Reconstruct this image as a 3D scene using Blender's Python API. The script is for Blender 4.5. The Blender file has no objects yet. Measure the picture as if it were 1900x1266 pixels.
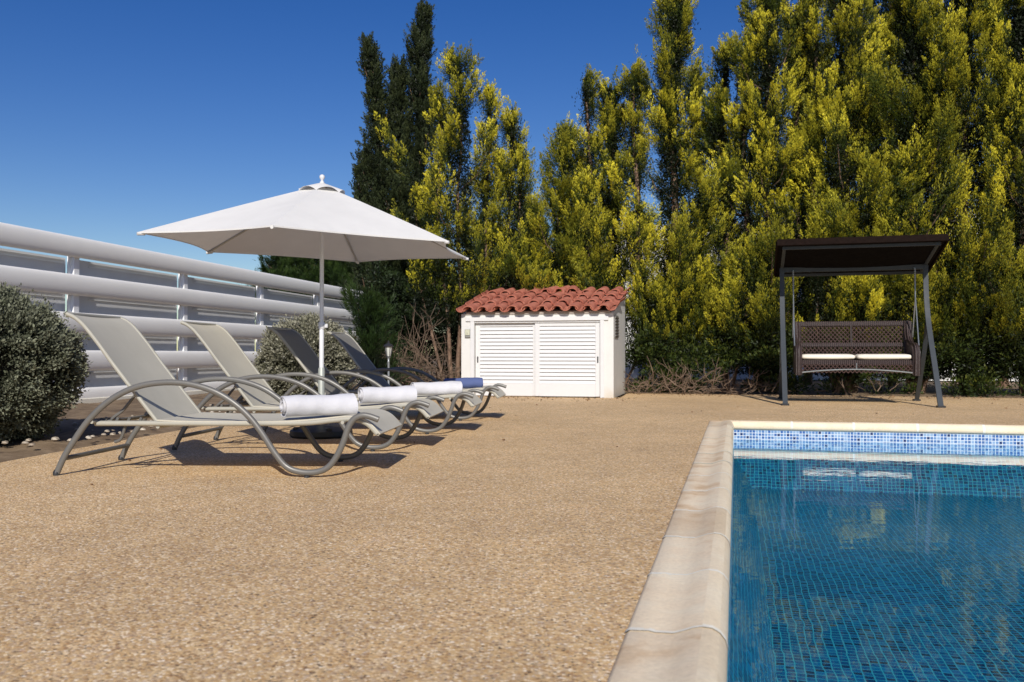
import bpy, math, random
import numpy as np
from math import sin, cos, pi, radians, atan2, hypot
from mathutils import Vector, Matrix, geometry

random.seed(7)
scn = bpy.context.scene
COL = scn.collection
F, CX, HY, CH = 1640.0, 950.0, 658.0, 0.75      # focal length in px of the 1900 px photo, horizon row, eye height

# ------------------------------------------------------------------ tagging
def tag(o, label=None, cat=None, group=None, kind=None):
    if label: o['label'] = label
    if cat: o['category'] = cat
    if group: o['group'] = group
    if kind: o['kind'] = kind
    return o

def empty(name, loc=(0, 0, 0), rz=0.0):
    o = bpy.data.objects.new(name, None)
    o.empty_display_size = 0.1
    COL.objects.link(o)
    o.location = loc
    o.rotation_euler = (0, 0, rz)
    return o

def copy_tree(o, parent=None):
    c = o.copy(); COL.objects.link(c); c.parent = parent
    for ch in [x for x in COL.objects if x.parent == o]:
        copy_tree(ch, c)
    return c

# ------------------------------------------------------------------ mesh builder
class MB:
    def __init__(s):
        s.v = []; s.f = []; s.uv = None
    def add(s, vs, fs):
        n = len(s.v)
        s.v.extend([tuple(p) for p in vs]); s.f.extend([tuple(i + n for i in f) for f in fs])
    def box(s, c, d, rz=0.0, rx=0.0, ry=0.0, bev=0.0):
        hx, hy, hz = d[0] / 2, d[1] / 2, d[2] / 2
        m = Matrix.Rotation(rz, 3, 'Z') @ Matrix.Rotation(ry, 3, 'Y') @ Matrix.Rotation(rx, 3, 'X')
        c = Vector(c)
        if bev <= 0:
            vs = [c + m @ Vector((x * hx, y * hy, z * hz)) for z in (-1, 1) for x, y in ((-1, -1), (1, -1), (1, 1), (-1, 1))]
            s.add(vs, [(3, 2, 1, 0), (4, 5, 6, 7), (0, 1, 5, 4), (1, 2, 6, 5), (2, 3, 7, 6), (3, 0, 4, 7)])
        else:
            b = min(bev, hx * .9, hy * .9, hz * .9)
            def ring(ix, iy, z):
                pts = []
                for (sx, sy) in ((-1, -1), (1, -1), (1, 1), (-1, 1)):
                    a, e = sx * ix, sy * iy
                    if sx * sy > 0: p = [(a, e - sy * b), (a - sx * b, e)]
                    else: p = [(a - sx * b, e), (a, e - sy * b)]
                    pts += [(q[0], q[1], z) for q in p]
                return pts
            rings = [ring(hx - b, hy - b, -hz), ring(hx, hy, -hz + b), ring(hx, hy, hz - b), ring(hx - b, hy - b, hz)]
            vs = [c + m @ Vector(p) for r in rings for p in r]
            fs = [tuple(range(7, -1, -1)), tuple(range(24, 32))]
            for k in range(3):
                for i in range(8):
                    j = (i + 1) % 8
                    fs.append((k * 8 + i, k * 8 + j, (k + 1) * 8 + j, (k + 1) * 8 + i))
            s.add(vs, fs)
    def tube(s, pts, r, seg=8, flat=1.0, closed=False, caps=True, up=None):
        P = [Vector(p) for p in pts]; n = len(P)
        rr = r if isinstance(r, (list, tuple)) else [r] * n
        T = []
        for i in range(n):
            a = P[(i - 1) % n] if (closed or i > 0) else P[i]
            b = P[(i + 1) % n] if (closed or i < n - 1) else P[i]
            t = (b - a)
            T.append(t.normalized() if t.length > 1e-9 else Vector((0, 0, 1)))
        ref = Vector(up) if up else (Vector((0, 0, 1)) if abs(T[0].z) < 0.9 else Vector((0, 1, 0)))
        N = (ref - T[0] * ref.dot(T[0])).normalized()
        vs = []
        for i in range(n):
            N = (N - T[i] * N.dot(T[i]))
            N = N.normalized() if N.length > 1e-6 else T[i].orthogonal().normalized()
            B = T[i].cross(N)
            for k in range(seg):
                a = 2 * pi * k / seg
                vs.append(P[i] + N * (cos(a) * rr[i]) + B * (sin(a) * rr[i] * flat))
        fs = []
        m = n if closed else n - 1
        for i in range(m):
            for k in range(seg):
                i2 = (i + 1) % n; k2 = (k + 1) % seg
                fs.append((i * seg + k, i * seg + k2, i2 * seg + k2, i2 * seg + k))
        if caps and not closed:
            fs.append(tuple(range(seg - 1, -1, -1))); fs.append(tuple((n - 1) * seg + k for k in range(seg)))
        s.add(vs, fs)
    def lathe(s, prof, seg=24, c=(0, 0, 0)):
        vs = []
        for (r, z) in prof:
            for k in range(seg):
                a = 2 * pi * k / seg
                vs.append((c[0] + r * cos(a), c[1] + r * sin(a), c[2] + z))
        fs = []
        for i in range(len(prof) - 1):
            for k in range(seg):
                k2 = (k + 1) % seg
                fs.append((i * seg + k, i * seg + k2, (i + 1) * seg + k2, (i + 1) * seg + k))
        fs.append(tuple(range(seg - 1, -1, -1))); fs.append(tuple((len(prof) - 1) * seg + k for k in range(seg)))
        s.add(vs, fs)
    def grid(s, g):
        h = len(g); w = len(g[0]); vs = [p for row in g for p in row]
        s.add(vs, [(i * w + j, i * w + j + 1, (i + 1) * w + j + 1, (i + 1) * w + j) for i in range(h - 1) for j in range(w - 1)])
    def build(s, name, mat, parent=None, smooth=True, angle=35):
        me = bpy.data.meshes.new(name)
        me.from_pydata(s.v, [], s.f)
        if smooth:
            me.polygons.foreach_set('use_smooth', [True] * len(me.polygons))
            me.update()
            try: me.set_sharp_from_angle(angle=radians(angle))
            except Exception: pass
        if mat: me.materials.append(mat)
        me.update()
        o = bpy.data.objects.new(name, me); COL.objects.link(o)
        if parent: o.parent = parent
        return o

def smooth_path(pts, n=6, closed=False):
    P = [Vector(p) for p in pts]; out = []
    m = len(P)
    for i in range(m if closed else m - 1):
        if closed: p0, p1, p2, p3 = P[(i - 1) % m], P[i], P[(i + 1) % m], P[(i + 2) % m]
        else: p0, p1, p2, p3 = P[max(i - 1, 0)], P[i], P[i + 1], P[min(i + 2, m - 1)]
        for k in range(n):
            t = k / n
            out.append(0.5 * ((2 * p1) + (p2 - p0) * t + (2 * p0 - 5 * p1 + 4 * p2 - p3) * t * t + (3 * p1 - p0 - 3 * p2 + p3) * t ** 3))
    if not closed: out.append(P[-1])
    return out

# ------------------------------------------------------------------ materials
def newmat(name):
    m = bpy.data.materials.new(name); m.use_nodes = True
    nt = m.node_tree
    return m, nt, nt.nodes['Principled BSDF'], nt.nodes['Material Output']

def N(nt, typ, **kw):
    n = nt.nodes.new(typ)
    for k, v in kw.items():
        if k.startswith('i_'):
            n.inputs[k[2:].replace('_', ' ')].default_value = v
        else: setattr(n, k, v)
    return n

def ramp(nt, fac, stops, interp='LINEAR'):
    r = nt.nodes.new('ShaderNodeValToRGB'); r.color_ramp.interpolation = interp
    el = r.color_ramp.elements
    while len(el) < len(stops): el.new(0.5)
    for e, (p, c) in zip(el, stops):
        e.position = p; e.color = (c[0], c[1], c[2], 1)
    nt.links.new(fac, r.inputs['Fac'])
    return r.outputs['Color']

def mixc(nt, fac, a, b, mode='MIX'):
    n = nt.nodes.new('ShaderNodeMix'); n.data_type = 'RGBA'; n.blend_type = mode
    def put(sock, val):
        if isinstance(val, (int, float)): sock.default_value = val
        elif isinstance(val, (tuple, list)): sock.default_value = (val[0], val[1], val[2], 1)
        else: nt.links.new(val, sock)
    put(n.inputs[0], fac); put(n.inputs[6], a); put(n.inputs[7], b)
    return n.outputs[2]

def mth(nt, op, a, b=None, c=None):
    n = nt.nodes.new('ShaderNodeMath'); n.operation = op
    for i, x in enumerate((a, b, c)):
        if x is None: continue
        if isinstance(x, (int, float)): n.inputs[i].default_value = x
        else: nt.links.new(x, n.inputs[i])
    return n.outputs[0]

def noise(nt, scale, detail=4, rough=0.55, vec=None, dist=0.0):
    n = N(nt, 'ShaderNodeTexNoise'); n.inputs['Scale'].default_value = scale
    n.inputs['Detail'].default_value = detail; n.inputs['Roughness'].default_value = rough
    n.inputs['Distortion'].default_value = dist
    if vec is not None: nt.links.new(vec, n.inputs['Vector'])
    return n.outputs['Fac']

def objcoord(nt, scale=None):
    c = N(nt, 'ShaderNodeTexCoord').outputs['Object']
    if scale:
        m = N(nt, 'ShaderNodeMapping'); m.inputs['Scale'].default_value = scale
        nt.links.new(c, m.inputs['Vector']); c = m.outputs['Vector']
    return c

def bump(nt, b, h, strength=0.3, dist=0.01):
    n = N(nt, 'ShaderNodeBump'); n.inputs['Strength'].default_value = strength; n.inputs['Distance'].default_value = dist
    nt.links.new(h, n.inputs['Height']); nt.links.new(n.outputs['Normal'], b.inputs['Normal'])

def painted(name, col, rough=0.45, metallic=0.0, var=0.12, vscale=6.0, bstr=0.08, bscale=80, spec=0.5, dirt=None):
    m, nt, b, o = newmat(name)
    co = objcoord(nt)
    f = noise(nt, vscale, 6, 0.6, co)
    c = ramp(nt, f, [(0.3, [x * (1 - var) for x in col]), (0.7, [min(1, x * (1 + var)) for x in col])])
    if dirt:
        geo = N(nt, 'ShaderNodeNewGeometry'); sep = N(nt, 'ShaderNodeSeparateXYZ'); nt.links.new(geo.outputs['Position'], sep.inputs[0])
        k = mth(nt, 'MULTIPLY', sep.outputs['Z'], -dirt[1]); k = mth(nt, 'ADD', k, 1.0)
        k = mth(nt, 'ADD', k, mth(nt, 'MULTIPLY', mth(nt, 'SUBTRACT', noise(nt, 9, 5, 0.6, co), 0.5), 1.2))
        n = nt.nodes.new('ShaderNodeClamp'); nt.links.new(k, n.inputs[0])
        c = mixc(nt, mth(nt, 'MULTIPLY', n.outputs[0], dirt[2]), c, dirt[0])
    nt.links.new(c, b.inputs['Base Color'])
    b.inputs['Roughness'].default_value = rough; b.inputs['Metallic'].default_value = metallic
    b.inputs['Specular IOR Level'].default_value = spec
    r = ramp(nt, noise(nt, vscale * 3, 4, 0.6, co), [(0.3, [rough * .85] * 3), (0.7, [min(1, rough * 1.15)] * 3)])
    nt.links.new(r, b.inputs['Roughness'])
    if bstr: bump(nt, b, noise(nt, bscale, 4, 0.6, co), bstr, 0.004)
    return m

def cloth(name, col, weave=450, transl=0.0, var=0.06, bstr=0.25, streak=0.0):
    m, nt, b, o = newmat(name)
    co = objcoord(nt)
    f = noise(nt, 5, 5, 0.6, co)
    c = ramp(nt, f, [(0.3, [x * (1 - var) for x in col]), (0.7, [min(1, x * (1 + var)) for x in col])])
    nt.links.new(c, b.inputs['Base Color'])
    b.inputs['Roughness'].default_value = 0.85; b.inputs['Specular IOR Level'].default_value = 0.25
    w1 = noise(nt, weave, 2, 0.5, co)
    f2 = noise(nt, 7, 3, 0.5, co)
    bump(nt, b, mth(nt, 'ADD', mth(nt, 'MULTIPLY', w1, 0.3), f2), bstr, 0.01)
    if transl:
        t = N(nt, 'ShaderNodeBsdfTranslucent'); nt.links.new(c, t.inputs['Color'])
        mx = N(nt, 'ShaderNodeMixShader'); mx.inputs[0].default_value = transl
        nt.links.new(b.outputs[0], mx.inputs[1]); nt.links.new(t.outputs[0], mx.inputs[2]); nt.links.new(mx.outputs[0], o.inputs[0])
    return m

def leafmat(name, transl=0.25, rough=0.55, spec=0.3):
    m, nt, b, o = newmat(name)
    a = N(nt, 'ShaderNodeAttribute'); a.attribute_name = 'Col'
    nt.links.new(a.outputs['Color'], b.inputs['Base Color'])
    b.inputs['Roughness'].default_value = rough; b.inputs['Specular IOR Level'].default_value = spec
    t = N(nt, 'ShaderNodeBsdfTranslucent'); nt.links.new(a.outputs['Color'], t.inputs['Color'])
    mx = N(nt, 'ShaderNodeMixShader'); mx.inputs[0].default_value = transl
    nt.links.new(b.outputs[0], mx.inputs[1]); nt.links.new(t.outputs[0], mx.inputs[2]); nt.links.new(mx.outputs[0], o.inputs[0])
    return m

def pebble_deck():
    m, nt, b, o = newmat('exposed_aggregate')
    co = objcoord(nt)
    wob = N(nt, 'ShaderNodeTexNoise'); wob.inputs['Scale'].default_value = 60; nt.links.new(co, wob.inputs['Vector'])
    vm = N(nt, 'ShaderNodeVectorMath', operation='MULTIPLY_ADD'); nt.links.new(wob.outputs['Color'], vm.inputs[0])
    vm.inputs[1].default_value = (.008, .008, .008); nt.links.new(co, vm.inputs[2])
    v = N(nt, 'ShaderNodeTexVoronoi'); v.inputs['Scale'].default_value = 112; nt.links.new(vm.outputs[0], v.inputs['Vector'])
    sep = N(nt, 'ShaderNodeSeparateColor'); nt.links.new(v.outputs['Color'], sep.inputs[0])
    c = ramp(nt, sep.outputs[0], [(0.0, (.09, .065, .045)), (.04, (.26, .16, .085)), (.16, (.42, .255, .115)), (.34, (.50, .335, .16)), (.55, (.59, .42, .215)),
                                  (.75, (.66, .50, .29)), (.9, (.75, .62, .42)), (1, (.82, .75, .62))])
    c = mixc(nt, ramp(nt, sep.outputs[1], [(.72, (0,) * 3), (.80, (.62,) * 3)]), c, (.36, .27, .205))
    c = mixc(nt, ramp(nt, sep.outputs[2], [(.955, (0,) * 3), (.97, (1,) * 3)]), c, (.07, .065, .06))
    grout = ramp(nt, v.outputs['Distance'], [(0.42, (0,) * 3), (0.72, (1,) * 3)])
    c = mixc(nt, mth(nt, 'MULTIPLY', grout, .7), c, (.50, .375, .215))
    v2 = N(nt, 'ShaderNodeTexVoronoi'); v2.inputs['Scale'].default_value = 30; nt.links.new(vm.outputs[0], v2.inputs['Vector'])
    s2 = N(nt, 'ShaderNodeSeparateColor'); nt.links.new(v2.outputs['Color'], s2.inputs[0])
    big = ramp(nt, s2.outputs[0], [(.90, (0,) * 3), (.93, (1,) * 3)])
    inn = ramp(nt, v2.outputs['Distance'], [(.22, (1,) * 3), (.3, (0,) * 3)])
    c = mixc(nt, mth(nt, 'MULTIPLY', mth(nt, 'MULTIPLY', big, inn), .75), c, ramp(nt, s2.outputs[1], [(0, (.16, .11, .085)), (.5, (.42, .24, .12)), (1, (.78, .68, .52))]))
    l1 = noise(nt, .55, 4, .55, co); l2 = noise(nt, 2.7, 5, .65, co, .6)
    c = mixc(nt, 1.0, c, ramp(nt, l1, [(.3, (.88, .86, .86)), (.7, (1.06, 1.05, 1.04))]), 'MULTIPLY')
    c = mixc(nt, 1.0, c, ramp(nt, l2, [(.28, (.88, .87, .88)), (.5, (1, 1, 1)), (.72, (1.09, 1.08, 1.09))]), 'MULTIPLY')
    c = mixc(nt, 1.0, c, (1.22, 1.17, 1.10), 'MULTIPLY')
    nt.links.new(c, b.inputs['Base Color'])
    b.inputs['Roughness'].default_value = .8; b.inputs['Specular IOR Level'].default_value = .2
    h = mth(nt, 'ADD', mth(nt, 'MULTIPLY', v.outputs['Distance'], -1.0), mth(nt, 'MULTIPLY', noise(nt, 14, 4, .6, co), .5))
    bump(nt, b, h, .38, .006)
    return m

def mosaic(name, size, stops, grout, gw=.10, wob=0.0, rough=.25, vary=None):
    m, nt, b, o = newmat(name)
    uv = N(nt, 'ShaderNodeUVMap').outputs[0]
    if wob:
        mp = N(nt, 'ShaderNodeMapping'); mp.inputs['Scale'].default_value = (1, 1, 1); nt.links.new(uv, mp.inputs['Vector'])
        w = N(nt, 'ShaderNodeTexNoise'); w.inputs['Scale'].default_value = 5.0; w.inputs['Detail'].default_value = 2; nt.links.new(mp.outputs[0], w.inputs['Vector'])
        vm = N(nt, 'ShaderNodeVectorMath', operation='MULTIPLY_ADD'); nt.links.new(w.outputs['Color'], vm.inputs[0])
        vm.inputs[1].default_value = (wob, wob, 0); nt.links.new(uv, vm.inputs[2]); uv = vm.outputs[0]
    sc = N(nt, 'ShaderNodeVectorMath', operation='SCALE'); sc.inputs['Scale'].default_value = 1 / size; nt.links.new(uv, sc.inputs[0])
    fl = N(nt, 'ShaderNodeVectorMath', operation='FLOOR'); nt.links.new(sc.outputs[0], fl.inputs[0])
    fr = N(nt, 'ShaderNodeVectorMath', operation='FRACTION'); nt.links.new(sc.outputs[0], fr.inputs[0])
    wn = N(nt, 'ShaderNodeTexWhiteNoise'); wn.noise_dimensions = '2D'; nt.links.new(fl.outputs[0], wn.inputs['Vector'])
    sp = N(nt, 'ShaderNodeSeparateXYZ'); nt.links.new(fr.outputs[0], sp.inputs[0])
    dx = mth(nt, 'ABSOLUTE', mth(nt, 'SUBTRACT', sp.outputs[0], .5)); dy = mth(nt, 'ABSOLUTE', mth(nt, 'SUBTRACT', sp.outputs[1], .5))
    d = mth(nt, 'MAXIMUM', dx, dy)
    g = ramp(nt, d, [(.5 - gw, (0,) * 3), (.5 - gw * .7, (1,) * 3)])
    c = ramp(nt, wn.outputs['Value'], stops, 'CONSTANT')
    if vary:
        c = mixc(nt, 1.0, c, ramp(nt, noise(nt, vary, 3, .5, uv), [(.3, (.75,) * 3), (.7, (1.2,) * 3)]), 'MULTIPLY')
    c = mixc(nt, g, c, grout)
    nt.links.new(c, b.inputs['Base Color']); b.inputs['Roughness'].default_value = rough
    return m

def slab_stone(name, cols, scale, step):
    m, nt, b, o = newmat(name)
    co = objcoord(nt); th = radians(14.2)
    def dot(v):
        d = N(nt, 'ShaderNodeVectorMath', operation='DOT_PRODUCT'); nt.links.new(co, d.inputs[0]); d.inputs[1].default_value = v; return d.outputs['Value']
    fu = mth(nt, 'FLOOR', mth(nt, 'DIVIDE', mth(nt, 'ADD', dot((sin(th), cos(th), 0)), 2.6), step))
    fv = mth(nt, 'FLOOR', mth(nt, 'DIVIDE', mth(nt, 'ADD', dot((cos(th), -sin(th), 0)), .043), .62))
    cb = N(nt, 'ShaderNodeCombineXYZ'); nt.links.new(fu, cb.inputs[0]); nt.links.new(fv, cb.inputs[1])
    wn = N(nt, 'ShaderNodeTexWhiteNoise'); wn.noise_dimensions = '2D'; nt.links.new(cb.outputs[0], wn.inputs['Vector'])
    vm = N(nt, 'ShaderNodeVectorMath', operation='MULTIPLY_ADD'); nt.links.new(wn.outputs['Color'], vm.inputs[0]); vm.inputs[1].default_value = (9, 9, 9); nt.links.new(co, vm.inputs[2])
    c = ramp(nt, noise(nt, scale, 6, .60, vm.outputs[0], .5), cols)
    c = mixc(nt, 1.0, c, ramp(nt, wn.outputs['Value'], [(0, (.86, .83, .80)), (.5, (1, 1, 1)), (1, (1.06, 1.05, 1.03))]), 'MULTIPLY')
    c = mixc(nt, 1.0, c, ramp(nt, noise(nt, 70, 4, .6, co), [(.3, (.90,) * 3), (.7, (1.06,) * 3)]), 'MULTIPLY')
    nt.links.new(c, b.inputs['Base Color']); b.inputs['Roughness'].default_value = .75; b.inputs['Specular IOR Level'].default_value = .3
    bump(nt, b, mth(nt, 'ADD', noise(nt, 60, 5, .65, co), mth(nt, 'MULTIPLY', noise(nt, 7, 3, .5, co), 2.0)), .3, .005)
    return m

def stone(name, cols, scale=3.0, bstr=.25, rough=.75, fine=60):
    m, nt, b, o = newmat(name)
    co = objcoord(nt)
    c = ramp(nt, noise(nt, scale, 6, .62, co, .8), cols)
    c = mixc(nt, 1.0, c, ramp(nt, noise(nt, fine, 4, .6, co), [(.3, (.88,) * 3), (.7, (1.08,) * 3)]), 'MULTIPLY')
    nt.links.new(c, b.inputs['Base Color']); b.inputs['Roughness'].default_value = rough
    b.inputs['Specular IOR Level'].default_value = .3
    bump(nt, b, noise(nt, fine, 5, .65, co), bstr, .004)
    return m

M = {}
M['deck'] = pebble_deck()
M['coping'] = slab_stone('coping_stone', [(.27, (.58, .38, .21)), (.38, (.74, .56, .36)), (.48, (.83, .68, .48)), (.7, (.86, .76, .57))], 3.2, .624)
M['coping_lip'] = slab_stone('coping_lip_stone', [(.3, (.74, .60, .41)), (.7, (.82, .72, .54))], 3, .624)
M['grout'] = stone('joint_mortar', [(.3, (.80, .75, .62)), (.7, (.88, .84, .72))], 8)
M['soil'] = stone('dry_soil', [(.3, (.10, .065, .04)), (.5, (.20, .14, .085)), (.7, (.30, .22, .14))], 2.2, .8, .95, 35)
M['waterline'] = mosaic('waterline_mosaic', .032, [(0, (.006, .025, .12)), (.05, (.03, .11, .33)), (.25, (.07, .17, .38)), (.5, (.13, .25, .46)), (.72, (.22, .34, .52)), (.9, (.05, .13, .32))], (.62, .66, .69), .10)
M['basin'] = mosaic('pool_mosaic', .042, [(0, (.001, .035, .12)), (.18, (.001, .08, .21)), (.42, (.002, .115, .27)), (.65, (.001, .10, .24)), (.85, (.004, .165, .33))], (.06, .42, .47), .085, .035, vary=1.3)
M['white_wall'] = painted('white_render', (.64, .635, .61), .8, var=.04, vscale=3, bstr=.5, bscale=45, spec=.2, dirt=((.50, .42, .30), 5.0, .55))
M['white_house'] = painted('white_house_render', (.80, .80, .78), .8, var=.03, vscale=2, bstr=.3, bscale=30, spec=.2)
M['white_alu'] = painted('white_aluminium', (.64, .64, .64), .4, var=.02, bstr=.02, dirt=None)
M['fence_alu'] = painted('fence_aluminium', (.92, .90, .86), .42, var=.03, vscale=1.5, bstr=.03)
M['post_alu'] = painted('post_aluminium', (.88, .88, .88), .4, var=.02, bstr=.02)
M['fence_panel'] = painted('fence_backing', (.66, .66, .66), .5, var=.06, vscale=2, bstr=.04)
M['fence_line'] = painted('fence_backing_ridge', (.72, .73, .74), .45, var=.04)
M['terracotta'] = stone('terracotta', [(.25, (.25, .075, .05)), (.45, (.40, .13, .085)), (.6, (.48, .18, .12)), (.8, (.60, .31, .23))], 5.0, .35, .8, 40)
M['mortar'] = stone('roof_mortar', [(.3, (.28, .24, .21)), (.7, (.45, .40, .36))], 7)
M['black'] = painted('black_plastic', (.02, .02, .022), .5)
M['lamp_black'] = painted('lamp_metal', (.035, .035, .038), .4, .3)
M['lamp_glass'] = painted('lamp_glass', (.55, .56, .52), .15, var=.08)
M['switch'] = painted('switch_plastic', (.55, .55, .42), .4)
M['switch_d'] = painted('switch_grey', (.22, .22, .2), .5)
M['vent'] = painted('vent_grey', (.20, .19, .18), .6)
M['frame'] = painted('lounger_metal', (.145, .14, .13), .42, .15, var=.06, vscale=4, bstr=.03)
M['frame_dark'] = painted('lounger_under_metal', (.12, .115, .105), .5, .1, var=.06)
M['sling'] = cloth('lounger_sling', (.51, .48, .40), 500, .0, .04, .08)
M['sling_shaded'] = cloth('lounger_sling_shaded', (.23, .22, .195), 500, 0, .04, .08)  # same sling darkened, deep parasol shade put into the colour
M['sling_edge'] = painted('sling_hem', (.36, .345, .29), .55, var=.05, bstr=.02)
M['towel'] = cloth('towel_white', (.60, .595, .625), 260, 0, .05, 1.0)
M['towel_blue'] = cloth('towel_blue', (.085, .115, .25), 260, 0, .06, .6)
M['canopy'] = cloth('canopy_cloth', (.72, .71, .69), 300, .12, .03, .10)
M['pole'] = painted('parasol_pole', (.70, .70, .72), .35, .1, var=.03)
M['rib'] = painted('parasol_rib', (.42, .41, .39), .4, .3)
M['sleeve'] = painted('parasol_sleeve', (.36, .38, .35), .5, .2)
M['swing_metal'] = painted('swing_metal', (.045, .053, .062), .55, .0, var=.10, spec=.3)
M['swing_roof'] = painted('swing_roof_slats', (.010, .0055, .004), .85, var=.3, vscale=20, spec=.08)
M['swing_under'] = painted('swing_roof_cloth', (.006, .005, .005), .9, var=.2, spec=.05)
M['wicker'] = painted('brown_wicker', (.075, .045, .040), .45, var=.35, vscale=40, bstr=.6, bscale=150)
M['cushion'] = cloth('cushion_cream', (.78, .73, .62), 300, 0, .05, .3)
M['rod'] = painted('rod_metal', (.30, .32, .33), .35, .6)
M['leaf'] = leafmat('leaf', .22)
M['bushleaf'] = leafmat('bush_leaf', .12, .7, .2)
M['bark'] = stone('bark', [(.3, (.10, .06, .04)), (.5, (.19, .12, .08)), (.75, (.30, .21, .15))], 9, .9, .9, 30)
M['twig'] = stone('dry_twig', [(.3, (.08, .052, .036)), (.7, (.24, .17, .12))], 6, .4, .9, 30)
M['pebble'] = stone('white_pebble', [(.3, (.28, .22, .16)), (.7, (.60, .54, .45))], 3)
M['glass_dark'] = painted('window_glass', (.03, .04, .05), .1)

def wicker_mat():
    m, nt, b, o = newmat('woven_wicker')
    co = objcoord(nt)
    wv = N(nt, 'ShaderNodeTexWave'); wv.inputs['Scale'].default_value = 11; wv.bands_direction = 'X'; nt.links.new(co, wv.inputs['Vector'])
    wv.inputs['Distortion'].default_value = 1.0
    w2 = N(nt, 'ShaderNodeTexWave'); w2.inputs['Scale'].default_value = 40; w2.bands_direction = 'Z'; nt.links.new(co, w2.inputs['Vector'])
    f = mth(nt, 'MULTIPLY', wv.outputs['Fac'], mth(nt, 'ADD', mth(nt, 'MULTIPLY', w2.outputs['Fac'], .5), .5))
    c = ramp(nt, f, [(.1, (.012, .007, .007)), (.6, (.055, .035, .033)), (1, (.15, .11, .105))])
    nt.links.new(c, b.inputs['Base Color']); b.inputs['Roughness'].default_value = .4
    bump(nt, b, f, .8, .01)
    return m
M['weave'] = wicker_mat()

def water_mat():
    m, nt, b, o = newmat('pool_water')
    nt.nodes.remove(b)
    co = objcoord(nt, (1.0, 1.6, 1.0))
    n1 = noise(nt, 2.4, 3, .5, co, .4); n2 = noise(nt, 9.0, 2, .5, co)
    bp = N(nt, 'ShaderNodeBump'); bp.inputs['Strength'].default_value = .035; bp.inputs['Distance'].default_value = .05
    nt.links.new(mth(nt, 'ADD', n1, mth(nt, 'MULTIPLY', n2, .12)), bp.inputs['Height'])
    geo = N(nt, 'ShaderNodeNewGeometry'); dp = N(nt, 'ShaderNodeVectorMath', operation='DOT_PRODUCT')
    nt.links.new(geo.outputs['Incoming'], dp.inputs[0]); nt.links.new(bp.outputs[0], dp.inputs[1])
    ca = mth(nt, 'MINIMUM', mth(nt, 'ABSOLUTE', dp.outputs['Value']), 1.0)
    frs = mth(nt, 'ADD', mth(nt, 'MULTIPLY', mth(nt, 'POWER', mth(nt, 'SUBTRACT', 1.0, ca), 5.0), .98), .02)
    gl = N(nt, 'ShaderNodeBsdfGlossy'); gl.inputs['Roughness'].default_value = .015; nt.links.new(bp.outputs[0], gl.inputs['Normal'])
    gl.inputs['Color'].default_value = (.95, .97, 1, 1)
    tr = N(nt, 'ShaderNodeBsdfTransparent'); tr.inputs['Color'].default_value = (.60, .88, .95, 1)
    mx = N(nt, 'ShaderNodeMixShader'); nt.links.new(frs, mx.inputs[0])
    nt.links.new(tr.outputs[0], mx.inputs[1]); nt.links.new(gl.outputs[0], mx.inputs[2]); nt.links.new(mx.outputs[0], o.inputs[0])
    return m
M['water'] = water_mat()

# ------------------------------------------------------------------ the setting
TH = radians(14.2); V0 = -.043
def S(u, v, z=0.0):
    v = v + V0
    return Vector((u * sin(TH) + v * cos(TH), u * cos(TH) - v * sin(TH), z))
PU0, PU1, PV1 = -2.6, 9.88, 6.2        # pool extent along u and v
CW = .245

def flat_poly(name, outer, hole, z, mat, kind='structure'):
    polys = [[Vector((p[0], p[1], 0)) for p in outer]]
    if hole: polys.append([Vector((p[0], p[1], 0)) for p in hole])
    tri = geometry.tessellate_polygon(polys)
    pts = [p for pl in polys for p in pl]
    mb = MB(); mb.add([(p.x, p.y, z) for p in pts], [])
    for t in tri:
        a, b, c = [pts[i] for i in t]
        if (b - a).cross(c - a).z < 0: t = (t[0], t[2], t[1])
        mb.f.append(tuple(t))
    o = mb.build(name, mat, None, smooth=False)
    tag(o, kind=kind)
    return o

hole = [S(PU0 - CW + .02, -CW + .02), S(PU0 - CW + .02, PV1 + CW - .02), S(PU1 + CW - .02, PV1 + CW - .02), S(PU1 + CW - .02, -CW + .02)]
holeg = [S(PU0 - CW - .2, -CW - .2), S(PU0 - CW - .2, PV1 + CW + .2), S(PU1 + CW + .2, PV1 + CW + .2), S(PU1 + CW + .2, -CW - .2)]
deck_pts = [(-4.6, -7), (-3.95, 2.5), (-3.62, 5.4), (-3.50, 6.8), (-3.34, 8.3), (-3.15, 10.2), (-2.9, 12.2), (-2.2, 14.2), (-1.5, 15.3), (-.85, 15.95), (.2, 15.9), (1.9, 15.4), (2.25, 17.2), (5.5, 16.3),
            (9.0, 15.1), (16, 12.6), (22, 10), (22, -7)]
deck = flat_poly('deck', deck_pts, hole, 0.0, M['deck'])
ground = flat_poly('ground', [(-900, -900), (900, -900), (900, 900), (-900, 900)], holeg, -.03, M['soil'])

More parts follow.
